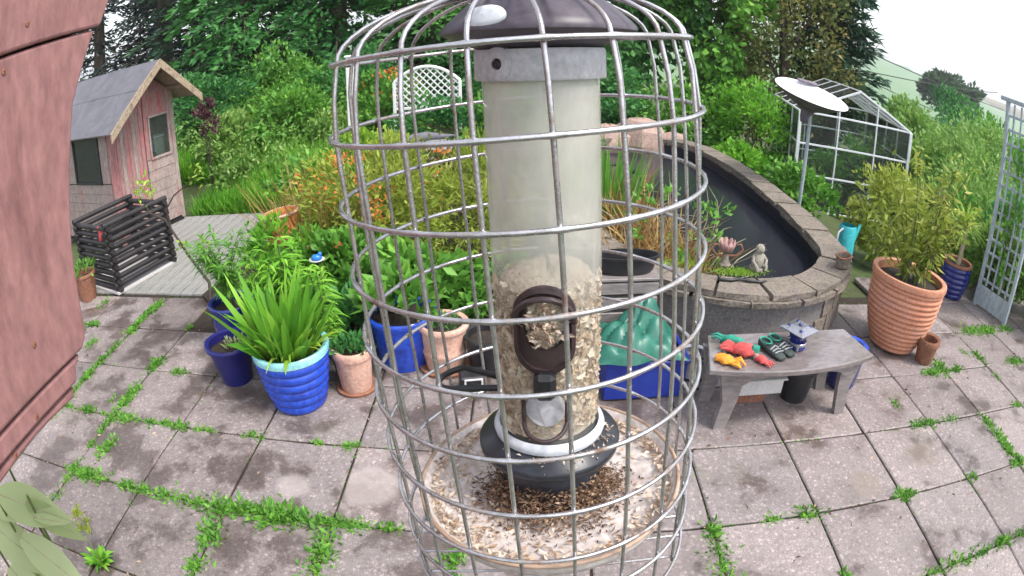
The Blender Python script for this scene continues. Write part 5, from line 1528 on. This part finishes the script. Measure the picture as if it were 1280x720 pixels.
S_ = shrub
S_('flowering_shrub', 'yellow green shrub with orange flowers seen through the left of the cage', (-1.28, 4.75, 0), (.60, .5, .60), 5200, 'l_yellow', (.075, .022), 52, flowers=('petal', 330, .036))
S_('golden_shrub', 'golden yellow fine leaved shrub left of the feeder tube', (-.52, 4.85, 0), (.52, .5, .58), 5000, 'l_yellow', (.08, .016), 46)
S_('bed_shrub', 'broad leaved green shrub with small orange flowers left of the cage', (-1.45, 4.25, 0), (.42, .36, .31), 1900, 'l_mid', (.10, .052), 30, flowers=('petal', 60, .04))
S_('bed_shrub', 'dark green leafy shrub behind the blue pot in the cage', (-.72, 4.05, 0), (.45, .34, .27), 1500, 'l_mid', (.10, .05), 26)
S_('bed_shrub', 'blue green low shrub between the pink pot and the blue pots', (-1.22, 3.55, 0), (.30, .22, .20), 900, 'l_teal', (.10, .04), 18)
S_('bed_shrub', 'low green plant behind the feeder tube', (-.15, 4.0, 0), (.4, .3, .25), 1100, 'l_mid', (.09, .045), 20)
S_('bed_shrub', 'light green leafy plant behind the bird ornament', (-1.92, 4.12, 0), (.34, .28, .36), 1700, 'l_bright', (.09, .03), 24)
# straw coloured tall grass
og = thing('ornamental_grass', 'tall rust and straw coloured grass left of the cage', 'grass clump', (-1.78, 4.72, 0))
fountain(og, 480, 0, .26, 1.25, .014, 'l_straw', .42, .30, 4); fountain(og, 130, 0, .26, .9, .016, 'l_rust', .5, .3, 4, 'rust_blade'); fountain(og, 160, 0, .26, .8, .016, 'l_bright', .45, .3, 4, 'green_blade')
# rhubarb-red stems and mixed growth further back
S_('flowering_shrub', 'bright lime shrub beside the garden table', (-1.95, 6.9, .05), (.5, .45, .42), 2600, 'l_lime', (.08, .04), 34)
S_('flowering_shrub', 'pink flowered shrub under the white lattice', (-2.15, 9.2, .25), (.75, .5, .62), 2800, 'l_mid', (.09, .05), 40, flowers=('petal', 120, .05))
S_('bed_shrub', 'mid green shrub in front of the white lattice', (-1.1, 8.1, .15), (.7, .35, .52), 2400, 'l_teal', (.09, .05), 30)
S_('bed_shrub', 'pale leafed shrub behind the feeder tube', (-.2, 7.6, .1), (.7, .5, .6), 2600, 'l_mid', (.09, .045), 36)
S_('bed_shrub', 'rust brown shrub between golden shrub and garden table', (-1.0, 6.1, .02), (.5, .4, .42), 1900, 'l_olive', (.07, .03), 34, flowers=('petal', 150, .04))
S_('bed_shrub', 'green leafy shrub behind the ornamental grass', (-2.3, 6.0, .02), (.5, .45, .40), 2000, 'l_mid', (.09, .04), 30)
S_('bed_shrub', 'olive shrub right behind the feeder tube', (.0, 5.9, .0), (.45, .5, .5), 2200, 'l_olive', (.08, .03), 30)

# leaning sapling with bare dark stem
sp = thing('sapling', 'bare dark leaning sapling crossing in front of the playhouse', 'tree', (-2.58, 3.95, 0))
o = Vector((-2.58, 3.95, 0))
def rel(*ps): return [Vector(p) - o for p in ps]
MB().tube(rel((-2.58, 3.95, 0), (-2.63, 4.08, .23), (-2.81, 4.1, .47), (-3.0, 4.1, .80), (-3.16, 4.1, .86), (-3.26, 4.1, 1.02)), [.016, .015, .013, .010, .007, .004], 7).build('trunk', M['twig'], sp, smooth=60)
MB().tube(rel((-2.95, 4.1, .72), (-2.97, 4.1, .88), (-2.86, 4.1, 1.0), (-2.67, 4.1, 1.10), (-2.55, 4.1, 1.22)), [.009, .008, .006, .005, .002], 6).build('branch', M['twig'], sp, smooth=60)
MB().tube(rel((-2.75, 4.1, .40), (-2.62, 4.12, .50), (-2.60, 4.1, .58)), [.007, .005, .002], 6).build('branch', M['twig'], sp, smooth=60)
parts = []
for c, n, r_ in (((-3.2, 4.1, 1.08), 60, .09), ((-2.62, 4.1, .56), 26, .08), ((-2.6, 4.1, 1.16), 20, .08), ((-2.85, 4.1, .56), 14, .05)):
    P = np.array(c) - np.array(o) + rng.normal(size=(n, 3)) * r_ * .5
    D = unit(rng.normal(size=(n, 3)) + [0, 0, .4])
    parts.append(leaves(P, D, .055 * (.6 + .8 * rng.random(n)), .024, np.clip(.6 + .25 * rng.normal(size=n), 0, 1)))
V, F, T = merge(parts); link('foliage', np_mesh('foliage', V, F, M['l_lime'], T), sp)

# ---- near plant at the bottom left corner
cl = thing('broad_leaf_plant', 'pale broad leaved plant rising into the bottom left corner', 'plant', (-1.18, .41, 0))
o = Vector((-1.12, .42, 0))
for (tip, mid) in (((-.92, .43, 1.47), (-1.05, .44, .8)), ((-1.0, .38, 1.36), (-1.1, .36, .7)), ((-.84, .47, 1.45), (-1.0, .5, .8)), ((-.95, .52, 1.50), (-1.08, .55, .8))):
    MB().tube(rel((-1.12, .42, 0), mid, tip), [.008, .006, .003], 6).build('stem', M['stem'], cl, smooth=60)
k = 0
for (p, d, L, W, nrm) in (((-.93, .44, 1.45), (.55, .25, -.28), .13, .075, (.3, -.5, .8)), ((-1.0, .40, 1.38), (.6, .1, -.5), .14, .08, (.4, -.5, .7)), ((-.90, .42, 1.36), (.55, .1, -.6), .13, .07, (.5, -.3, .8)), ((-.96, .36, 1.30), (.5, -.1, -.55), .14, .08, (.5, -.4, .8)),
                          ((-.86, .47, 1.43), (.25, .2, -.55), .12, .05, (.6, -.6, .4)), ((-.95, .48, 1.48), (-.3, .3, .2), .11, .06, (.2, -.4, .8)), ((-.88, .40, 1.28), (.6, .0, -.5), .12, .06, (.3, -.5, .8)), ((-1.02, .44, 1.44), (-.2, -.3, .1), .12, .07, (.2, -.4, .8)), ((-.93, .50, 1.49), (.1, .4, .55), .07, .025, (.5, -.5, .3)), ((-.98, .42, 1.42), (.5, .3, -.1), .12, .06, (.3, -.6, .7)), ((-1.0, .36, 1.26), (.6, .1, -.2), .14, .07, (.3, -.5, .8)), ((-.90, .38, 1.24), (.5, .1, -.6), .12, .05, (.4, -.5, .6)), ((-.85, .46, 1.40), (.6, .3, -.2), .06, .02, (.2, -.5, .8))):
    L *= 1.45; W *= 1.15
    d = Vector(d).normalized(); nrm = Vector(nrm); nrm = (nrm - d * nrm.dot(d)).normalized(); s_ = d.cross(nrm)
    vs = []; m = 9
    for i in range(m):
        t = i / (m - 1); wd = W * .5 * math.sin(PI * min(1, .06 + .94 * t) ** .8) * (1 if i < m - 1 else .05)
        c = Vector(p) - o + d * L * t - nrm * (.12 * L * t * t)
        vs += [c - s_ * wd + nrm * .12 * wd, c, c + s_ * wd + nrm * .12 * wd]
    fs = []
    for i in range(m - 1):
        fs += [(i * 3, i * 3 + 1, i * 3 + 4, i * 3 + 3), (i * 3 + 1, i * 3 + 2, i * 3 + 5, i * 3 + 4)]
    V = np.array([tuple(q) for q in vs])
    link('leaf', np_mesh('leaf', V, np.array(fs), M['l_pale'], np.full(len(V), .35 + .4 * random.random()), True), cl)
    MB().tube([vs[1] + nrm * .001, vs[13] + nrm * .001, vs[25] + nrm * .001], [.0016, .0012, .0005], 5).build('midrib', M['dry_twig'], cl)
    k += 1
ye = thing('yellow_weed', 'yellow flowering weed growing from a slab joint at the lower left', 'weed', (-2.06, 1.25, 0))
fountain(ye, 60, 0, .03, .14, .03, 'l_bright', .9, .5, 3)
MB().tube([(0, 0, 0), (-.02, .02, .10), (-.035, .05, .19)], [.005, .004, .003], 5).build('stem', M['stem'], ye)
P, D, T = cloud(320, (-.04, .06, .23), (.055, .05, .075), 20, .2, .5)
V, F, T = leaves(P, D, .022, .008, T); link('flower', np_mesh('flower', V, F, M['l_yellow'], T), ye)

# ================================================================== WILD BANK AND HEDGES
acc = []; n = 34000
x = rng.uniform(-6.4, -2.4, n); y = rng.uniform(6.75, 11, n)
keep = ~((x < -4.2) & (y < 8.0) & (x > -6.8)) | ((x > -4.45) & (y > 6.75))
x, y = x[keep], y[keep]; n = len(x)
patch = np.sin(x * 2.1 + 1.3) * np.cos(y * 1.7) * .5 + .5
z = np.array([ground_z(a, b_) for a, b_ in zip(x, y)])
D = unit(np.c_[rng.normal(size=(n, 2)) * .35, np.ones(n)])
h = (.26 + .55 * patch + .22 * rng.random(n)) * (.65 + .5 * (y - 6.7) / 4)
V, F, T = blades(np.c_[x, y, z], D, h, .013 + .012 * rng.random(n), np.clip(.25 + .5 * patch + .2 * rng.normal(size=n), 0, 1), .45 * rng.random(n), 3)
tag(link('long_grass', np_mesh('long_grass', V, F, M['l_bright'], T)), 'long bright green grass on the bank behind the playhouse', 'grass', kind='stuff')
n = 5200
x = rng.uniform(-6.2, -2.4, n); y = rng.uniform(7.0, 10.6, n)
keep = ~((x < -4.3) & (y < 7.9)); x, y = x[keep], y[keep]; n = len(x)
z = np.array([ground_z(a, b_) for a, b_ in zip(x, y)]) + (.25 + .75 * rng.random(n)) * (.6 + .12 * (y - 6.7))
V, F, T = leaves(np.c_[x, y, z], unit(rng.normal(size=(n, 3)) + [0, 0, .5]), .085 * (.5 + rng.random(n)), .038, rng.random(n))
tag(link('meadow_leaves', np_mesh('meadow_leaves', V, F, M['l_hedge'], T)), 'loose pale nettle and dock leaves among the long grass', 'weeds', kind='stuff')
bank = [((-4.0, 7.6), (.26, .3, .26), 'l_hedge', 'bright nettle clump at the near edge of the grass bank'), ((-3.2, 7.5), (.28, .3, .26), 'l_mid', 'green nettle clump beside the rust coloured grass'),
        ((-4.7, 8.7), (.45, .5, .46), 'l_hedge', 'bright green bush right of the playhouse on the bank'), ((-3.7, 8.9), (.62, .55, .62), 'l_mid', 'rounded mid green bush in the middle of the grass bank'),
        ((-2.9, 8.6), (.36, .4, .36), 'l_hedge', 'low bright bush left of the white post'), ((-5.6, 9.6), (.8, .6, .75), 'l_teal', 'dark leafy bush behind the playhouse ridge'),
        ((-4.4, 10.2), (.9, .7, .85), 'l_mid', 'wide green bush at the foot of the left trees'), ((-2.9, 10.2), (.9, .7, .8), 'l_teal', 'wide dark green bush behind the white post')]
for (x, y), r_, mt, lab in bank:
    S_('bank_bush', lab, (x, y, ground_z(x, y)), r_, int(2600 * r_[0] / .5), mt, (.10, .05), 42)
S_('purple_shrub', 'purple brown shrub just right of the playhouse gable', (-4.42, 7.45, .0), (.17, .2, .26), 420, 'l_purple', (.07, .035), 18, zc=1.18, sm='twig')
# behind the pond
for (x, y, r_, mt, lab) in ((1.0, 10.2, (1.0, .6, .75), 'l_teal', 'dark green hedge bush behind the feeder tube'), (2.6, 10.3, (1.0, .6, .62), 'l_mid', 'mid green bush behind the pink boulders'),
                            (3.95, 9.9, (.75, .7, .82), 'l_bright', 'bright green rounded bush left of the dish'), (3.3, 8.6, (.35, .6, .30), 'l_bright', 'low bright plants along the far right pond wall'),
                            (3.75, 7.4, (.42, .8, .36), 'l_mid', 'green plants below the dish beside the pond wall'), (-.6, 10.4, (1.0, .6, .9), 'l_teal', 'dark bush behind the white lattice')):
    S_('hedge_bush', lab, (x, y, ground_z(x, y)), r_, int(2700 * r_[0] / .6), mt, (.10, .055), 44)
# right hand hedge and shrubs
for (x, y, r_, mt, lab, lf) in ((4.15, 5.5, (.50, .45, .62), 'l_yellow', 'yellow leaved shrub in front of the greenhouse', (.075, .035)), (4.9, 5.6, (.5, .5, .55), 'l_olive', 'reddish olive shrub right of the yellow shrub', (.07, .035)),
                                (5.6, 6.1, (.6, .6, .62), 'l_mid', 'green shrub behind the cobalt pot', (.085, .045)), (6.6, 6.6, (.8, .7, .78), 'l_hedge', 'bright green hedge bush left of the trellis', (.09, .05)),
                                (7.8, 7.6, (1.1, .9, 1.0), 'l_hedge', 'large mid green hedge bush behind the trellis', (.10, .05)), (7.6, 9.6, (1.1, .9, .95), 'l_hedge', 'bright hedge bush right of the greenhouse', (.11, .055)),
                                (9.2, 9.2, (1.2, 1, 1.15), 'l_hedge', 'wide hedge bush below the lone hill tree', (.12, .06)), (9.6, 12, (1.6, 1.2, 1.2), 'l_hedge', 'far bright hedge below the fields', (.14, .07)),
                                (11.5, 10.5, (1.6, 1.2, 1.25), 'l_mid', 'far hedge bush near the top of the trellis', (.14, .07)), (5.3, 4.55, (.42, .36, .45), 'l_hedge', 'leafy green plant behind the foot of the trellis', (.09, .05)), (5.55, 3.75, (.45, .5, .62), 'l_hedge', 'bright shrub at the right edge beside the trellis', (.09, .05)),
                                (6.2, 5.0, (.6, .5, .60), 'l_teal', 'dark green shrub seen through the trellis', (.09, .05)), (12.5, 14, (2.2, 1.6, 1.5), 'l_teal', 'dark hedge at the bottom of the fields', (.16, .08))):
    S_('hedge_shrub', lab, (x, y, ground_z(x, y)), r_, int(2600 * max(.8, r_[0]) / .6), mt, lf, 50)
# climber on the trellis
S_('climber', 'thin climbing plant threaded through the trellis slats', (4.86, 3.95, .1), (.16, .22, .95), 700, 'l_mid', (.07, .04), 40, 'climber', spread=.16, shell=.2)

# ================================================================== TREES
for i, (x, y, h, r_, mt, lab) in enumerate(((-11.6, 13.2, 9, 2.3, 'l_condark', 'dark pine at the far left behind the shelter wall'), (-9.4, 13.6, 9.5, 2.2, 'l_condark', 'dark pine with sky gaps above the playhouse roof'),
                                      (-7.6, 12.6, 9, 2.3, 'l_con', 'dark green conifer right of the playhouse ridge'), (-10.6, 15.6, 10, 2.4, 'l_con', 'far conifer showing between the two dark pines'))):
    conifer('pine_tree', lab, (x, y, ground_z(x, y)), h, r_, mt, 130, 62, 'conifers behind the playhouse')
for i, (x, y, h, r_, mt, lab) in enumerate(((-5.9, 11.9, 8.5, 2.4, 'l_teal', 'layered green conifer above the grass bank'), (-3.9, 12.4, 9, 2.3, 'l_teal', 'layered green conifer left of the cage top'),
                                      (-1.9, 12.6, 9, 2.2, 'l_dark', 'dark green conifer behind the cage dome'), (.2, 13.0, 9, 2.2, 'l_dark', 'dark conifer hidden behind the feeder tube'))):
    conifer('cypress_tree', lab, (x, y, ground_z(x, y)), h, r_, mt, 200, 135, 'layered conifers along the back of the garden', .0, .55, (.185, .07), .7)
broad_tree('broadleaf_tree', 'dark leafy tree right of the feeder cap', (1.9, 12.2, ground_z(1.9, 12.2)), 6.5, (1.7, 1.4, 3.0), 9000, 'l_dark', (.17, .10))
broad_tree('broadleaf_tree', 'bright green maple-like tree right of the cage', (3.75, 12.0, ground_z(3.75, 12)), 6.2, (1.25, 1.2, 2.8), 9000, 'l_mid', (.17, .11))
broad_tree('broadleaf_tree', 'olive brown tree above the white dish', (5.6, 12.2, ground_z(5.6, 12.2)), 6.0, (1.75, 1.3, 3.0), 13000, 'l_olive', (.13, .07), ncl=95)
conifer('cypress_tree', 'dark blue green conifer at the edge of the open sky', (7.15, 12.6, ground_z(7.15, 12.6)), 9, 1.35, 'l_con', 170, 80, None, .0, .2, (.26, .06), .45)
broad_tree('lone_tree', 'lone dark wind-shaped tree on the slope against the hill', (53.5, 60, ground_z(53.5, 60)), 9.6, (4.6, 4.0, 3.0), 7000, 'l_hill', (.75, .40), .35, 46, spread=.2, shell=.45, low=-.45)
for (x, y, r_, lab) in ((38, 52, 2.6, 'small round field bush left of the lone tree'), (70, 66, 3.6, 'field bush right of the lone tree'), (30, 36, 2.2, 'near field bush by the overhead cables'), (62, 58, 2.4, 'low field bush under the lone tree')):
    S_('field_bush', lab, (x, y, ground_z(x, y) - .2), (r_, r_, r_ * .6), 1600, 'l_hill', (.45, .25), 26, 'bush')
# overhead cables
for (p, q, lab) in (((10.8, 18, 2.8), (29.0, 26.3, 2.0), 'highest overhead cable crossing the hill'), ((10.83, 18, 1.95), (30.0, 28.0, 3.0), 'middle overhead cable crossing the hill'), ((10.84, 18, 1.84), (26, 27, .56), 'lowest overhead cable crossing the hill')):
    p, q = Vector(p), Vector(q)
    pts = [p.lerp(q, i / 12) - Vector((0, 0, .25 * (1 - (i / 6 - 1) ** 2))) - p for i in range(13)]
    tag(MB().tube(pts, .022, 5).build('overhead_cable', M['cable'], None, p), lab, 'cable')

# ================================================================== AIR
hz = MB().box((0, 0, 2), (9600, 9600, 100)).build('haze', None)
tag(hz, kind='stuff')
m, t, p, o_ = new_mat('haze')
t.nodes.remove(p)
pv = t.nodes.new('ShaderNodeVolumePrincipled')
pv.inputs['Color'].default_value = (.93, .96, 1.0, 1)
pv.inputs['Density'].default_value = .0008
pv.inputs['Anisotropy'].default_value = .2
t.links.new(pv.outputs[0], o_.inputs['Volume'])
hz.data.materials.append(m)
